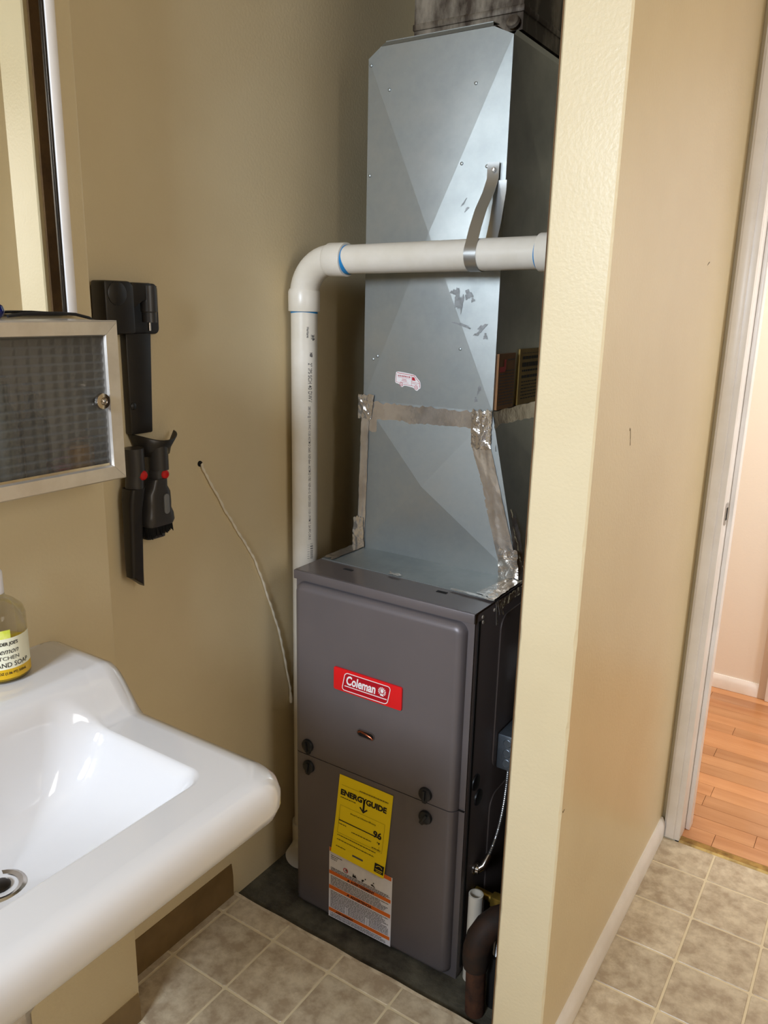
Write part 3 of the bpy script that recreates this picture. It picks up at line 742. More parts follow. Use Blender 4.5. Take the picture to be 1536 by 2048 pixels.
# ================================================================== PVC VENT PIPE
PX, PY, R = -1.0858, 1.350, .0282
vt = thing('vent_pipe', 'white plastic vent pipe rising beside the furnace, bending right across the plenum', 'pipe', (PX, PY, FZ0))
ZH = 1.4255; sl = .0185; EL = .085
MB().tube([(PX, PY, .06), (PX, PY, 1.345)], R, 32).build('vertical_pipe', PVC, vt, smooth=True)
xe = PX+EL+.022
MB().tube([(xe-.01, PY, ZH), (-.50, PY, ZH+sl*.47)], R, 32).build('horizontal_pipe', PVC, vt, smooth=True)
arc = [(PX, PY, 1.325), (PX, PY, 1.345)]
for k_ in range(13):
    a = PI/2*k_/12; arc.append((PX+EL*(1-math.cos(a))*.86, PY, ZH-EL*.86*(1-math.sin(a))))
arc[1] = (PX, PY, ZH-EL*.86-.002)
arc.append((xe+.002, PY, ZH))
eb = MB().tube(arc, R*1.07, 32)
eo = eb.build('elbow', PVC, vt, smooth=True)
MB().lathe((PX, PY, 1.322), [(R*1.0, 0), (R*1.16, .0005), (R*1.18, .002), (R*1.18, .040), (R*1.08, .046)], 32).build('elbow_socket', PVC, eo, smooth=True)
MB().lathe((xe+.004, PY, ZH), [(R*1.0, 0), (R*1.16, -.0005), (R*1.18, -.002), (R*1.18, -.040), (R*1.08, -.046)], 32, (1, 0, 0)).build('elbow_socket', PVC, eo, smooth=True)
# blue primer smears, uneven
def primer(c, axis, w0, w1, name='primer_ring'):
    c = Vector(c); ax = Vector(axis).normalized(); a = ax.orthogonal().normalized(); b = ax.cross(a); n = 40; P = [[], []]
    for q in range(n+1):
        t = 2*PI*q/n; e = a*math.cos(t)+b*math.sin(t)
        wob = .5+.5*math.sin(t*2+1.1)
        P[0].append(c+e*(R*1.012)); P[1].append(c+e*(R*1.012)+ax*(w0+(w1-w0)*wob))
    MB().grid(P).build(name, PRIMER, vt, smooth=True)
primer((PX, PY, 1.3225), (0, 0, -1), .0015, .0045)
primer((xe+.003, PY, ZH), (1, 0, 0), .003, .012)
primer((-.563, PY, ZH+sl*.41), (-1, 0, 0), .0012, .0028)
MB().lathe((-.563, PY, ZH+sl*.41), [(R, 0), (R*1.14, .0005), (R*1.16, .002), (R*1.16, .098), (R, .1)], 32, (1, 0, sl)).build('coupling', PVC, vt, smooth=True)
MB().tube([(PX, PY, .02), (PX, PY, .06), (PX, PY, .085)], R*1.2, 28).build('bottom_fitting', PVC, vt, smooth=True)
MB().tube([(PX, PY, .022), (PX+.012, PY-.03, .022), (PX+.02, PY-.06, .022)], R*1.1, 28).build('bottom_elbow', PVC, vt, smooth=True)
# printed line along the vertical pipe (reads downwards)
vd = Vector((-PX, -PY, 0)).normalized(); rd = Vector((-vd.y, vd.x, 0))
def onp(s, t): 
    a = .40+t/R
    return Vector((PX, PY, s))+(R*1.006)*(math.cos(a)*vd+math.sin(a)*rd)
g = MB()
def ptxt(s, size, width, z, t, bold=0):
    put_text(g, text2d(s, size, width, bold), lambda u, v: onp(z-u, t+v))
zt = 1.291
ptxt('H P', .013, .011, zt-.016, .004, .05)
g.add([onp(zt-.0165, .0075), onp(zt-.028, .0075), onp(zt-.028, .0095), onp(zt-.0165, .0095)], [(0, 1, 2, 3)])
ptxt('Heritage', .007, .022, zt, -.006, .02)
ptxt('NSF', .0085, .009, zt-.053, .001, .05)
ptxt('2" IPS SCH 40 DWV', .0125, .083, zt-.074, -.003, .004)
ptxt('280 PSI @ 73 F PVC 1120 ASTM D 2665  NSF-dwv  ASTM D 1785  NSF-61-G  02/01/2020  11:01:19 PM T. SA FPC-OR E', .0075, .298, zt-.166, -.003, .004)
zb = zt-.474
for q in range(14):
    ww = rnd.choice((.0006, .0012, .0018)); 
    g.add([onp(zb-q*.0026, .001), onp(zb-q*.0026-ww, .001), onp(zb-q*.0026-ww, .008), onp(zb-q*.0026, .008)], [(0, 1, 2, 3)])
    if q % 2: g.add([onp(zb-q*.0026, -.006), onp(zb-q*.0026-ww*.7, -.006), onp(zb-q*.0026-ww*.7, -.001), onp(zb-q*.0026, -.001)], [(0, 1, 2, 3)])
g.build('pipe_print', mat('pipe_ink', rgb(58, 56, 60), .7), vt)['kind'] = 'stuff'

# hanger strap
hs = thing('hanger_strap', 'thin galvanized strap looped under the white horizontal pipe and screwed to the plenum', 'strap', (-.69, 1.39, 1.39))
zc = ZH+sl*.285; rr = R+.0012
path = [(1.4215, 1.598, -.697), (1.4215, 1.570, -.697), (1.405, 1.545, -.696), (1.372, 1.512, -.693), (1.345, 1.478, -.689), (1.330, 1.453, -.687)]
for a in range(150, 331, 15): path.append((PY+rr*math.cos(math.radians(a)), zc+rr*math.sin(math.radians(a)), -.686))
path += [(1.392, 1.440, -.683), (1.408, 1.490, -.681), (1.4212, 1.548, -.680), (1.4212, 1.566, -.680)]
m = MB(); m.loft([[(x-.012, y, z), (x+.012, y, z), (x+.012, y+.0009, z), (x-.012, y+.0009, z)] for y, z, x in path])
m.build('strap_band', mat('bright_galvanized', rgb(190, 192, 192), .32, .9), hs, smooth=True)
MB().lathe((-.695, 1.4205, 1.585), [(.0042, 0), (.0042, .003), (.0035, .0045), (0, .0048)], 8, (0, -1, 0)).build('screw', BSTEEL, hs)

# ================================================================== RIGHT OF THE FURNACE
jb = thing('junction_box', 'grey steel electrical junction box fixed to the furnace right side', 'box', (-.562, 1.40, .42))
bo = MB().box(FX1+.0043, FX1+.050, 1.344, 1.452, .4225, .5015).build('box_shell', BOXST, jb, bevel=.004)
for q in range(3):
    MB().lathe((FX1+.027, 1.3435, .440+.0225*q), [(.0092, -.0003), (.0092, .0006), (.0084, .0012), (.0078, .0004), (0, .0004)], 20, (0, -1, 0)).build('knockout', BOXST, bo, smooth=True)
MB().tube([(FX1+.03, 1.40, .498), (FX1+.03, 1.40, .515)], .013, 14).build('conduit_fitting', BOXST, jb, smooth=True)
def flexpipe(pts, r, name, parent, label=None, pitch=.0042):
    P = []; 
    for i in range(len(pts)-1):
        a, b = Vector(pts[i]), Vector(pts[i+1]); n = max(2, int((b-a).length/(pitch/2)))
        for q in range(n): P.append(a.lerp(b, q/n))
    P.append(Vector(pts[-1]))
    return MB().tube(P, [r*(1 if i % 2 else .78) for i in range(len(P))], 10).build(name, FLEX, parent, smooth=True)
def bez(p, n=14):
    p = [Vector(q) for q in p]
    return [p[0]*(1-t)**3+p[1]*3*t*(1-t)**2+p[2]*3*t*t*(1-t)+p[3]*t**3 for t in [i/n for i in range(n+1)]]
flexpipe(bez([(FX1+.03, 1.40, .513), (FX1+.034, 1.41, .56), (FX1+.05, 1.45, .58), (FX1+.07, 1.52, .62)]), .0085, 'conduit_stub', jb)
cd = thing('flex_conduit', 'thin ribbed metal conduit hanging from the junction box down the furnace side', 'conduit', (-.565, 1.33, .20))
flexpipe(bez([(FX1+.026, 1.360, .4222), (FX1+.026, 1.356, .34), (FX1+.025, 1.34, .28), (FX1+.020, 1.300, .244)]), .0036, 'conduit_hose', cd)
MB().tube([(FX1+.021, 1.302, .247), (FX1+.017, 1.286, .229), (FX1+.008, 1.280, .222)], [.0065, .0085, .0085], 12).build('connector', CHROME, cd, smooth=True)
MB().lathe((FX1+.001, 1.278, .222), [(.014, 0), (.014, .004), (.010, .0055), (.0085, .011), (0, .011)], 12, (1, 0, 0)).build('lock_nut', CHROME, cd, smooth=True)
# short white drain pipe, open at the top
dp = thing('drain_pipe', 'short white plastic drain pipe with open top beside the furnace base', 'pipe', (-.562, 1.245, FZ0))
def op(z, k=0): return Vector((-.5640-.006*(z-.19)/.2*-1, 1.245, z))
r = .0150
MB().lathe((-.5630, 1.245, FZ0), [(r, 0), (r, .205), (r-.003, .2055), (r-.0032, .15), (0, .15)], 26, (.0, 0, 1)).build('pipe', PVC, dp, smooth=True)
MB().lathe((-.5630, 1.245, FZ0), [(r, 0), (r+.003, .0005), (r+.003, .082), (r, .084)], 26).build('coupling', PVC, dp, smooth=True)
# rusty gas pipe with street elbow
gp = thing('gas_pipe', 'rusty iron gas pipe with elbow standing on the concrete before the partition', 'pipe', (-.512, 1.172, FZ0))
gx, gy = -.5235, 1.175
MB().tube([(gx+.004, gy, FZ0), (gx, gy, .115)], .0195, 20).build('riser', RUST, gp, smooth=True)
eb = MB().tube([(gx, gy, .095), (gx, gy, .115), (gx, gy, .135), (gx+.003, gy+.006, .158), (gx+.012, gy+.018, .177), (gx+.024, gy+.036, .186), (gx+.034, gy+.052, .188)], [.0245, .027, .0265, .0265, .0265, .027, .0245], 20)
eb.build('elbow', BLKIRON, gp, smooth=True)
MB().tube([(gx+.03, gy+.045, .188), (gx+.046, gy+.12, .189), (gx+.05, gy+.3, .19)], .0165, 16).build('branch', BLKIRON, gp, smooth=True)
gv = thing('gas_valve', 'small brass gas valve with blue handle behind the white drain pipe', 'valve', (-.545, 1.30, .15))
MB().tube([(FX1+.001, 1.290, .160), (-.520, 1.290, .156)], .0095, 14).build('valve_body', VBRASS, gv, smooth=True)
MB().box(-.548, -.522, 1.279, 1.301, .144, .170).build('valve_nut', VBRASS, gv, bevel=.004)
MB().tube([(-.533, 1.29, .145), (-.524, 1.292, .130), (-.516, 1.292, .115), (-.512, 1.292, .095)], [.009, .011, .011, .009], 12).build('valve_handle', BLUEH, gv, smooth=True)
bh = thing('black_hose', 'black ribbed hose hanging to the concrete right of the rusty pipe', 'hose', (-.496, 1.214, FZ0))
MB().tube([(-.496, 1.214, FZ0), (-.497, 1.214, .05), (-.497, 1.215, .105)], .0165, 16).build('hose_sleeve', mat('black_rubber', rgb(18, 18, 18), .7), bh, smooth=True)
flexpipe([(-.497, 1.215, .102), (-.496, 1.216, .130), (-.495, 1.217, .150)], .009, 'hose_end', bh)

# ================================================================== WALL-HUNG SINK
SX0, SX1, SY0, SY1 = XW+.0005, -.5755, .150, .6905
ZR, ZDK = .7655, .8285
sk = thing('wall_sink', 'white porcelain wall-hung sink with raised back ledge beside soap bottle', 'sink', (-.80, .42, .60))
def ztop(x, y=None):
    return ZR + (ZDK-ZR)*sm((-.846-x)/.070)
NA = 100
def loop(x0, x1, y0, y1, rb, rf_):
    p = []
    def seg(a, b, n): return [(a[0]+(b[0]-a[0])*i/n, a[1]+(b[1]-a[1])*i/n) for i in range(n)]
    def arc_(cx, cy, r, a0, n=8): return [(cx+r*math.cos(a0+PI/2*i/n), cy+r*math.sin(a0+PI/2*i/n)) for i in range(n)]
    p += seg((x0+rb, y0), (x1-rf_, y0), NA); p += arc_(x1-rf_, y0+rf_, rf_, -PI/2)
    p += seg((x1, y0+rf_), (x1, y1-rf_), NA); p += arc_(x1-rf_, y1-rf_, rf_, 0)
    p += seg((x1-rf_, y1), (x0+rb, y1), NA); p += arc_(x0+rb, y1-rb, rb, PI/2)
    p += seg((x0, y1-rb), (x0, y0+rb), NA); p += arc_(x0+rb, y0+rb, rb, PI)
    return p
rings = []
def outer(inset, dz=None, zabs=None, back=0):
    l = loop(SX0+back, SX1-inset, SY0+inset, SY1-inset, .006, .040)
    rings.append([Vector((x, y, (ztop(x)+dz) if dz is not None else zabs)) for x, y in l])
BZ = .615
def bottom(inx, iny, z, back):
    l = loop(SX0+back, SX1-inx, SY0+iny, SY1-iny, .006, .05); rings.append([Vector((x, y, z)) for x, y in l])
bottom(.20, .17, BZ, .08); bottom(.15, .13, BZ+.004, .06); bottom(.11, .09, BZ+.03, .03); bottom(.08, .06, .668, .012); bottom(.055, .035, .692, .004)
outer(.030, zabs=.699); outer(.013, zabs=.7015); outer(.004, zabs=.709); outer(0, zabs=.722); outer(0, zabs=.738)
outer(.0035, dz=-.0135); outer(.010, dz=-.0055); outer(.020, dz=-.0012); outer(.030, dz=0)
for t in (.5, 1):
    pass
ox0, ox1, oy0, oy1 = -.897, -.652, .228, .617
def opening(i, dz=None, zabs=None, rb=.055, rf_=.028, ib=None):
    ib = i if ib is None else ib
    l = loop(ox0+ib, ox1-i, oy0+i*1.1, oy1-i*1.1, rb, rf_)
    rings.append([Vector((x, y, (ztop(x)+dz) if dz is not None else zabs)) for x, y in l])
def mixloop(t):
    a = loop(SX0, SX1-.030, SY0+.030, SY1-.030, .006, .040); b = loop(ox0, ox1, oy0, oy1, .055, .028)
    l = [(p[0]*(1-t)+q[0]*t, p[1]*(1-t)+q[1]*t) for p, q in zip(a, b)]
    rings.append([Vector((x, y, ztop(x))) for x, y in l])
for t in range(1, 40): mixloop(t/40)
opening(0, dz=0); opening(.003, dz=-.0015); opening(.0065, dz=-.006)
DRX, DRY = -.808, .425
def basin(f, z):
    """rings that blend from the opening toward the drain"""
    a = loop(ox0+.0065, ox1-.0065, oy0+.007, oy1-.007, .055, .028)
    rings.append([Vector((DRX+(x-DRX)*f, DRY+(y-DRY)*f, z(x) if callable(z) else z)) for x, y in a])
for f, dz in ((.965, -.016), (.93, -.030), (.88, -.046), (.80, -.064), (.70, -.079), (.56, -.091), (.42, -.098), (.30, -.102), (.19, -.105), (.10, -.1065)):
    zb_ = ZR+dz
    basin(f, (lambda x, zb_=zb_, f=f: zb_ + (ztop(x)-ZR)*max(0, (f-.80)/.2)))
m = MB(); m.loft(rings, True, True)
m.build('basin', PORC, sk, smooth=True, angle=60)
zd = ZR-.1065
MB().lathe((DRX, DRY, zd-.002), [(.030, 0), (.030, .003), (.026, .0052), (.021, .0035), (.019, -.001), (0, -.001)], 30).build('drain_ring', CHROME, sk, smooth=True)
MB().lathe((DRX, DRY, zd-.001), [(.012, 0), (.0125, .004), (.009, .006), (0, .0065)], 20).build('drain_plug', DARKMETAL, sk, smooth=True)
tp = MB().tube([(DRX, DRY, BZ+.004), (DRX, DRY, .50), (DRX, DRY, .43), (DRX-.03, DRY, .40), (DRX-.06, DRY, .43), (DRX-.08, DRY, .45), (XW+.002, DRY, .45)], .018, 18)
tp.build('trap_pipe', CHROME, sk, smooth=True)
MB().tube([(DRX, DRY, .505), (DRX, DRY, .478)], .024, 8).build('slip_nut', CHROME, sk)

# soap bottle on the sink ledge
bcx, bcy, br, zl = -.990, .5605, .0365, ZDK+.0006
sb = thing('soap_bottle', 'clear bottle of yellow lemon soap with white cap on the sink ledge', 'bottle', (bcx, bcy, zl))
MB().lathe((bcx, bcy, zl), [(br-.004, 0), (br, .004), (br, .088), (br-.003, .099), (br-.012, .108), (.013, .116), (.0115, .124)], 40).build('bottle_body', CLEAR, sb, smooth=True)
MB().lathe((bcx, bcy, zl), [(br-.005, .003), (br-.0025, .006), (br-.0025, .050), (0, .050)], 40).build('soap_liquid', SOAP, sb, smooth=True)
MB().lathe((bcx, bcy, zl), [(.012, .120), (.0122, .121), (.0122, .150), (.011, .152), (0, .152)], 24).build('cap', CAPW, sb, smooth=True)
fa = math.atan2(-bcy, -bcx)                     # direction facing the middle of the room
def onbt(s, z, l=0):
    a = fa+.30+s/br; return Vector((bcx+(br+.0004+l)*math.cos(a), bcy+(br+.0004+l)*math.sin(a), zl+z))
def band(name, s0, s1, za, zb_, m, l=0):
    return MB().grid([[onbt(s0+(s1-s0)*i/20, z, l) for i in range(21)] for z in (za, zb_)]).build(name, m, sb, smooth=True)
ll = band('bottle_label', -.045, .040, .022, .066, SLABEL)
band('label_picture', -.045, .003, .066, .078, LIME); band('label_band', -.045, .040, .008, .022, mat('gold_label', rgb(214, 172, 24), .4))
g = MB()
def btx(s, size, width, s1, z, bold=0, shear=0): put_text(g, text2d(s, size, width, bold, shear), lambda u, v: onbt(s1-.008-width+u, z+v, .0004))
btx("TRADER JOE'S", .0065, .034, .020, .0565, .03); btx('Lemon', .0115, .030, .020, .0445, 0, .4); btx('KITCHEN', .0075, .034, .020, .0355)
btx('HAND SOAP', .0095, .050, .034, .0250, .005); btx('16.9 FL OZ (1.06 PT) 500mL', .005, .052, .030, .0145, .02)
g.build('label_print', INK, ll)

# ================================================================== MIRROR, CABINET
mr = thing('wall_mirror', 'tall wall mirror with slim dark bezel and white painted edge above the steel cabinet', 'mirror', (XW, .45, 1.3145))
MB().box(XW+.0005, -1.0305, .10, .732, 1.3145, 2.02).build('mirror_backing', DARKMETAL, mr)
MB().box(-1.0305, -1.030, .10, .731, 1.3165, 2.02).build('mirror_glass', MIRROR, mr)
MB().box(XW+.0005, -1.0265, .7310, .7345, 1.3145, 2.02).build('dark_bezel', DARKMETAL, mr, bevel=.0008)
MB().box(XW+.0005, -1.0240, .7345, .7505, 1.3145, 2.02).build('white_edge', WHITE, mr, bevel=.003)
CX0, CX1, CY0, CY1, CZ0, CZ1 = XW+.0005, -.920, .205, .7365, 1.0895, 1.3110
cb = thing('medicine_cabinet', 'small wall cabinet with brushed steel frame and patterned glass door', 'cabinet', ((CX0+CX1)/2, (CY0+CY1)/2, CZ0))
t = .004; Xf = CX1-.014
m = MB().box(CX0, CX0+t, CY0+.002, CY1-.002, CZ0+.002, CZ1-.002).box(CX0+t, Xf, CY0+.002, CY1-.002, CZ0+.002, CZ0+.002+t).box(CX0+t, Xf, CY0+.002, CY0+.002+t, CZ0+.006, CZ1-.006).box(CX0+t, Xf, CY1-.002-t, CY1-.002, CZ0+.006, CZ1-.006)
m.build('cabinet_case', CABIN, cb)
MB().box(CX0+t, Xf, CY0+.002, CY1-.002, CZ1-.006, CZ1-.0005).build('cabinet_top', BSTEEL, cb)
fw = .0225
def bar(y0, z0, y1, z1, iy0, iz0, iy1, iz1):
    """mitred bar: outer edge then inner edge, both in the door plane"""
    a = [(y0, z0), (y1, z1), (iy1, iz1), (iy0, iz0)]
    m = MB(); back = [Vector((Xf, y, z)) for y, z in a]
    cy = [(y*.9+iy*.1, z*.9+iz*.1) for (y, z), (iy, iz) in (((y0, z0), (iy0, iz0)), ((y1, z1), (iy1, iz1)))]
    front = [Vector((CX1-.003, *a[0])), Vector((CX1-.003, *a[1])), Vector((CX1-.004, *a[2])), Vector((CX1-.004, *a[3]))]
    mid = [Vector((CX1, *cy[0])), Vector((CX1, *cy[1])),
           Vector((CX1-.0005, a[2][0]*.92+a[1][0]*.08, a[2][1]*.92+a[1][1]*.08)), Vector((CX1-.0005, a[3][0]*.92+a[0][0]*.08, a[3][1]*.92+a[0][1]*.08))]
    m.loft([back, front, mid]); return m.build('frame_bar', BSTEEL, cb)
oy0_, oy1_, oz0, oz1 = CY0, CY1, CZ0, CZ1; iy0_, iy1_, iz0, iz1 = CY0+fw, CY1-fw, CZ0+fw-.001, CZ1-fw+.002
g_ = .0003
bar(oy0_, oz1, oy1_, oz1, iy0_, iz1, iy1_, iz1); bar(oy0_, oz0, oy1_, oz0, iy0_, iz0, iy1_, iz0)
bar(oy1_, oz0+g_, oy1_, oz1-g_, iy1_, iz0+g_, iy1_, iz1-g_); bar(oy0_, oz0+g_, oy0_, oz1-g_, iy0_, iz0+g_, iy0_, iz1-g_)
# patterned glass: a grid of pillowed cells
ny, nz = int((iy1_-iy0_)/.0175), 16
YY = [iy0_+(iy1_-iy0_)*i/(ny*4) for i in range(ny*4+1)]; ZZ = [iz0+(iz1-iz0)*j/(nz*4) for j in range(nz*4+1)]
def pil(i, j): return (0, .0007, .0009, .0007)[i % 4] + (0, .0010, .0021, .0030)[j % 4]
m = MB(); m.grid([[(Xf+.0035+pil(i, j), y, z) for i, y in enumerate(YY)] for j, z in enumerate(ZZ)])
m.grid([[(Xf+.0005, y, z) for y in (iy0_, iy1_)] for z in (iz0, iz1)])
m.build('door_glass', PATT, cb, smooth=True, angle=24)
MB().box(Xf+.001, CX1-.006, iy0_, iy1_, iz0-.0015, iz0+.0035).build('glass_gasket', CHROME, cb)
kb = MB().lathe((CX1-.012, .6995, 1.2035), [(.004, 0), (.0038, .008), (.0098, .0115), (.0115, .015), (.0105, .0185), (.0055, .0195), (.0045, .0175), (.003, .0195), (0, .0205)], 28, (1, 0, 0))
kb.build('knob', CHROME, cb, smooth=True)
# things inside the cabinet, seen blurred through the glass
zf = CZ0+.0065
def tin(name, label, y, x, m, prof):
    return tag(MB().lathe((x, y, zf), prof, 20).build(name, m, None, smooth=True, loc=(x, y, zf)), label, 'bottle')
tin('dark_bottle', 'dark grey bottle at the left behind the patterned cabinet glass', .615, -.965, ITEMD, [(.020, 0), (.020, .085), (.008, .10), (.008, .125), (0, .125)])
tin('grey_bottle', 'lower dark grey bottle next to the cabinet middle behind glass', .572, -.955, mat('grey_bottle_m', rgb(74, 78, 70), .4), [(.018, 0), (.018, .10), (.009, .115), (.009, .14), (0, .14)])
tag(MB().box(-1.0, -.965, .668, .70, zf, zf+.046).build('amber_box', ITEMY, bevel=.001), 'small amber box low behind the right of the cabinet glass', 'box')
tag(MB().box(-.985, -.955, .640, .662, zf, zf+.022).build('red_carton', ITEMR, bevel=.001), 'small red carton on the cabinet floor behind glass', 'box')
tag(MB().box(-1.02, -.945, .703, .728, zf, zf+.05).build('slate_carton', ITEMB, bevel=.001), 'slate blue carton in the far right corner of the cabinet', 'box')
# on top of the cabinet
tag(MB().lathe((-1.0, .607, CZ1+.0002), [(.006, 0), (.0105, .004), (.0125, .010), (.0105, .0165), (.006, .0195), (0, .0205)], 24).build('glass_bauble', NAVY, None, smooth=True, loc=(-1.0, .607, CZ1)), 'small navy glass ball lying on the steel cabinet top', 'ornament')
tag(MB().tube([(-.988, .617, CZ1+.0040), (-.99, .64, CZ1+.0065), (-.995, .67, CZ1+.0075), (-1.0, .70, CZ1+.0075), (-1.003, .73, CZ1+.0060), (-1.006, .755, CZ1+.001), (-1.012, .765, CZ1-.002)], .0022, 10).build('thin_cable', BLACKC, None, smooth=True), 'thin black cable lying along the steel cabinet top', 'cable')

# ================================================================== CORDLESS VACUUM DOCK (recessed wall)
dk = thing('vacuum_dock', 'charcoal plastic vacuum wall dock mounted on the recessed wall', 'dock', (XR, .94, 1.08))
X0 = XR+.0005
def yz(pts, d0, d1): return MB().prism([(X0+d0, y, z) for y, z in pts], (d1-d0, 0, 0))
yz(rrect(.852, .984, 1.281, 1.3665, .010), 0, .010).build('back_plate', DOCK, dk, bevel=.002)
yz([(.845, 1.284), (.903, 1.284), (.903, 1.360), (.896, 1.368), (.845, 1.368)], .010, .046).build('cradle_block', DOCK, dk, bevel=.004)
yz([(.9035, 1.322), (.925, 1.336), (.945, 1.338), (.945, 1.3665), (.9035, 1.3665)], .010, .040).build('cradle_bridge', DOCK, dk, bevel=.003)
MB().lathe((X0+.0455, .8680, 1.3480), [(.0185, -.002), (.0185, .002), (.017, .003), (0, .003)], 26, (1, 0, 0)).build('release_disc', DOCK, dk, smooth=True)
MB().tube([(X0+.032, .944, 1.302), (X0+.032, .944, 1.318), (X0+.032, .944, 1.320), (X0+.032, .944, 1.362)], [.0125, .0125, .0142, .0142], 24).build('plug_barrel', DOCKG, dk, smooth=True)
MB().tube([(X0+.032, .943, 1.288), (X0+.032, .943, 1.303)], .0028, 12).build('plug_pin', CHROME, dk, smooth=True)
yz([(.905, 1.11), (.953, 1.11), (.960, 1.283), (.905, 1.283)], 0, .016).build('spine_plate', DOCK, dk, bevel=.003)
MB().lathe((X0+.016, .912, 1.160), [(.006, 0), (.006, .0015), (.004, .003), (0, .0035)], 16, (1, 0, 0)).build('spine_screw', BLACKP, dk, smooth=True)
# flared half-cup lip
P = []
for i in range(17):
    a = -PI*.12 + (PI*1.02)*i/16
    yc = .953; r1, r0 = .046, .034
    P.append([(X0+.004+.050*max(0, math.sin(a))**.8, yc-math.cos(a)*r1, 1.110-.012*math.sin(a)**2*(1 if math.sin(a) > 0 else 0)),
              (X0+.003+.040*max(0, math.sin(a))**.8, yc-math.cos(a)*r0, 1.082), (X0+.002+.036*max(0, math.sin(a))**.8, yc-math.cos(a)*r0, 1.070)])
lip = MB().grid(P)
lo_ = lip.build('cup_lip', DOCK, dk, smooth=True)
sol = lo_.modifiers.new('solid', 'SOLIDIFY'); sol.thickness = .003; sol.offset = -1
MB().tube([(X0+.028, .898, 1.042), (X0+.028, .897, 1.090)], .0175, 24).build('tool_holder', DOCKG, dk, smooth=True)
MB().tube([(X0+.028, .950, 1.044), (X0+.028, .950, 1.088)], .0185, 24).build('tool_holder', DOCKG, dk, smooth=True)
# crevice tool: a thing held by the dock
cv = thing('crevice_tool', 'long slim dark crevice nozzle hanging from the left dock holder', 'vacuum tool', (X0+.028, .885, .84))
MB().tube([(X0+.028, .895, 1.020), (X0+.028, .896, 1.0415)], .0160, 22).build('collar', DOCKG, cv, smooth=True)
sec = []
for z, yc, hy, hx, xo in ((1.020, .893, .0155, .0155, .028), (1.000, .889, .0155, .0150, .028), (.98, .8875, .0140, .013, .028), (.90, .885, .0135, .012, .028), (.872, .8845, .0135, .011, .028)):
    sec.append([(X0+xo+hx*x_, yc+hy*y_, z) for x_, y_ in rrect(-1, 1, -1, 1, .45, 4)])
sec.append([(X0+.028+.010*x_, .8845+.0135*y_, .860-.022*max(0, (y_+.35)/1.35)**.9) for x_, y_ in rrect(-1, 1, -1, 1, .45, 4)])
MB().loft(sec).build('nozzle', DOCK, cv, smooth=True, angle=50)
MB().lathe((X0+.0425, .902, 1.043), [(.0085, -.004), (.0085, .002), (.006, .0045), (0, .005)], 18, (1, -.25, 0)).build('release_button', BUTTON, cv, smooth=True)
# combination brush tool
ct = thing('brush_tool', 'stubby dark brush nozzle with black bristles hanging from the right dock holder', 'vacuum tool', (X0+.028, .945, .92))
MB().tube([(X0+.028, .945, 1.012), (X0+.028, .947, 1.0435)], .0168, 22).build('collar', DOCKG, ct, smooth=True)
sec = []
for z, yc, hy, hx in ((1.030, .941, .0165, .0165), (1.016, .938, .019, .017), (1.005, .937, .0265, .018), (.985, .9365, .0275, .019), (.975, .936, .0275, .019), (.965, .936, .0315, .021), (.953, .936, .0325, .022), (.946, .936, .029, .020)):
    sec.append([(X0+.030+hx*x_, yc+hy*y_, z) for x_, y_ in rrect(-1, 1, -1, 1, .5, 4)])
MB().loft(sec).build('brush_body', DOCKG, ct, smooth=True, angle=50)
MB().prism([(X0+.0485, y, z) for y, z in rrect(.9395, .9515, .966, 1.003, .0058)], (.0035, 0, 0)).build('slider_switch', SLIDER, ct, bevel=.001)
m = MB()
for q in range(520):
    y = .909+.053*rf.random(); x = X0+.012+.034*rf.random(); ln = .020+.004*rf.random()+.006*(y-.909)/.053*-1
    a = Vector((x, y, .948)); b = Vector((x+rf.uniform(-.002, .004), y+rf.uniform(-.002, .002), .948-ln)); s_ = .0013
    m.add([a+Vector((s_, 0, 0)), a+Vector((-s_*.5, s_, 0)), a+Vector((-s_*.5, -s_, 0)), b+Vector((s_*.6, 0, 0)), b+Vector((-s_*.3, s_*.6, 0)), b+Vector((-s_*.3, -s_*.6, 0))], [(0, 1, 4, 3), (1, 2, 5, 4), (2, 0, 3, 5), (3, 4, 5)])
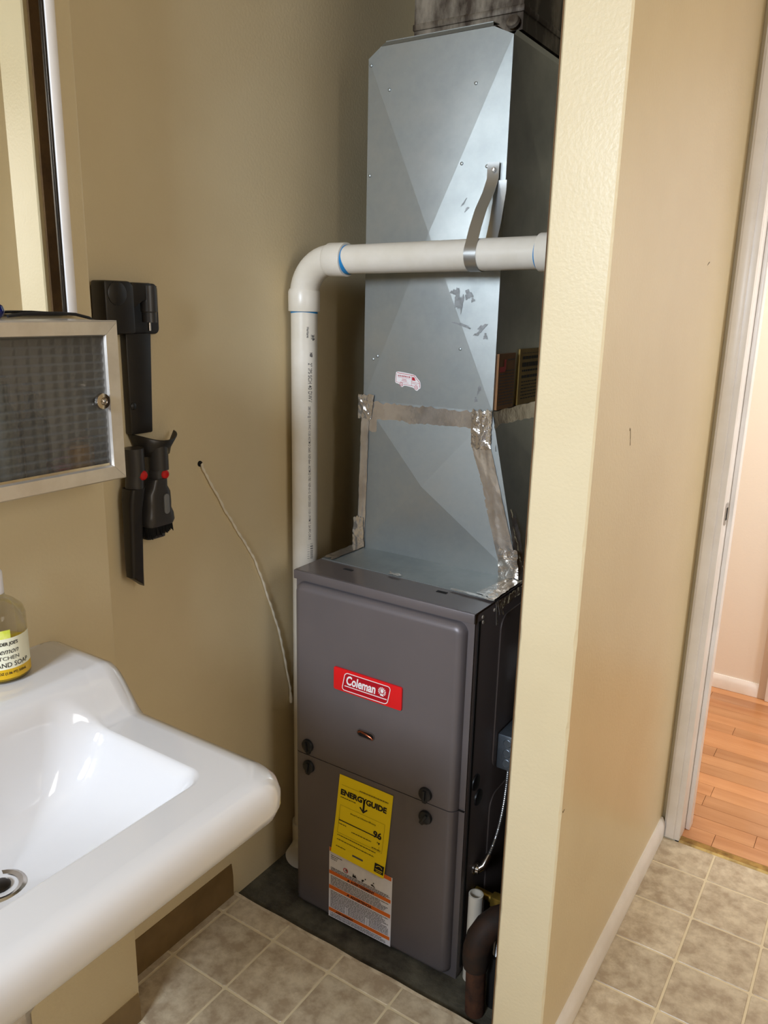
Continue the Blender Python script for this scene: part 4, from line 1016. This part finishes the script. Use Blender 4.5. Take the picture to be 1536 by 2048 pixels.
br_ = m.build('bristles', BRISTLE, ct); br_['kind'] = 'stuff'
MB().loft([[(X0+.024+.014*x_, .933+.021*y_, z) for x_, y_ in rrect(-1, 1, -1, 1, .5, 4)] for z in (.946, .925, .921)]).build('inner_nozzle', DOCKG, ct, smooth=True, angle=50)
MB().lathe((X0+.0430, .950, 1.037), [(.0085, -.004), (.0085, .002), (.006, .0045), (0, .005)], 18, (1, -.25, 0)).build('release_button', BUTTON, ct, smooth=True)

# hanging cord on the recessed wall
hc = thing('hanging_string', 'pale cotton cord hanging from a small dark hole in the recessed wall', 'cord', (XR, 1.2, .42))
pts_ = [(1.0777, 1.0312), (1.0800, 1.0250), (1.0924, 1.0018), (1.1150, .966), (1.1379, .926), (1.1580, .897), (1.1799, .8629), (1.2050, .828), (1.2245, .7957), (1.2440, .752), (1.2631, .7029), (1.2800, .660), (1.2958, .6193), (1.3100, .572), (1.3210, .5218), (1.3384, .4497), (1.3417, .4178)]
P = []
for i in range(len(pts_)-1):
    for q in range(12):
        f_ = q/12; y = pts_[i][0]*(1-f_)+pts_[i+1][0]*f_; z = pts_[i][1]*(1-f_)+pts_[i+1][1]*f_
        P.append((X0+.004+.0004*math.sin(len(P)*.9), y+.0006*math.sin(len(P)*.35), z))
MB().tube(P, [.0025+.0005*math.sin(i*.9) for i in range(len(P))], 8).build('cord_strand', ROPE, hc, smooth=True)
MB().tube([(X0+.0045, 1.3410, .428), (X0+.0045, 1.3418, .415), (X0+.0045, 1.342, .402)], [.0025, .0045, .0035], 10).build('cord_knot', ROPE, hc, smooth=True)
MB().lathe((XR+.0002, 1.0777, 1.0312), [(.0058, 0), (.0055, .002), (.003, .0028), (0, .0028)], 14, (1, 0, 0)).build('wall_anchor', DARKGAP, hc, smooth=True)

# scrap of paper on the vinyl near the seam
tag(MB().prism([(-.462, 1.045, .0006), (-.438, 1.040, .0006), (-.436, 1.062, .0012), (-.452, 1.066, .0006)], (0, 0, .0012)).build('paper_scrap', BWHITE), 'tiny white paper scrap lying on the vinyl floor by the partition', 'scrap')
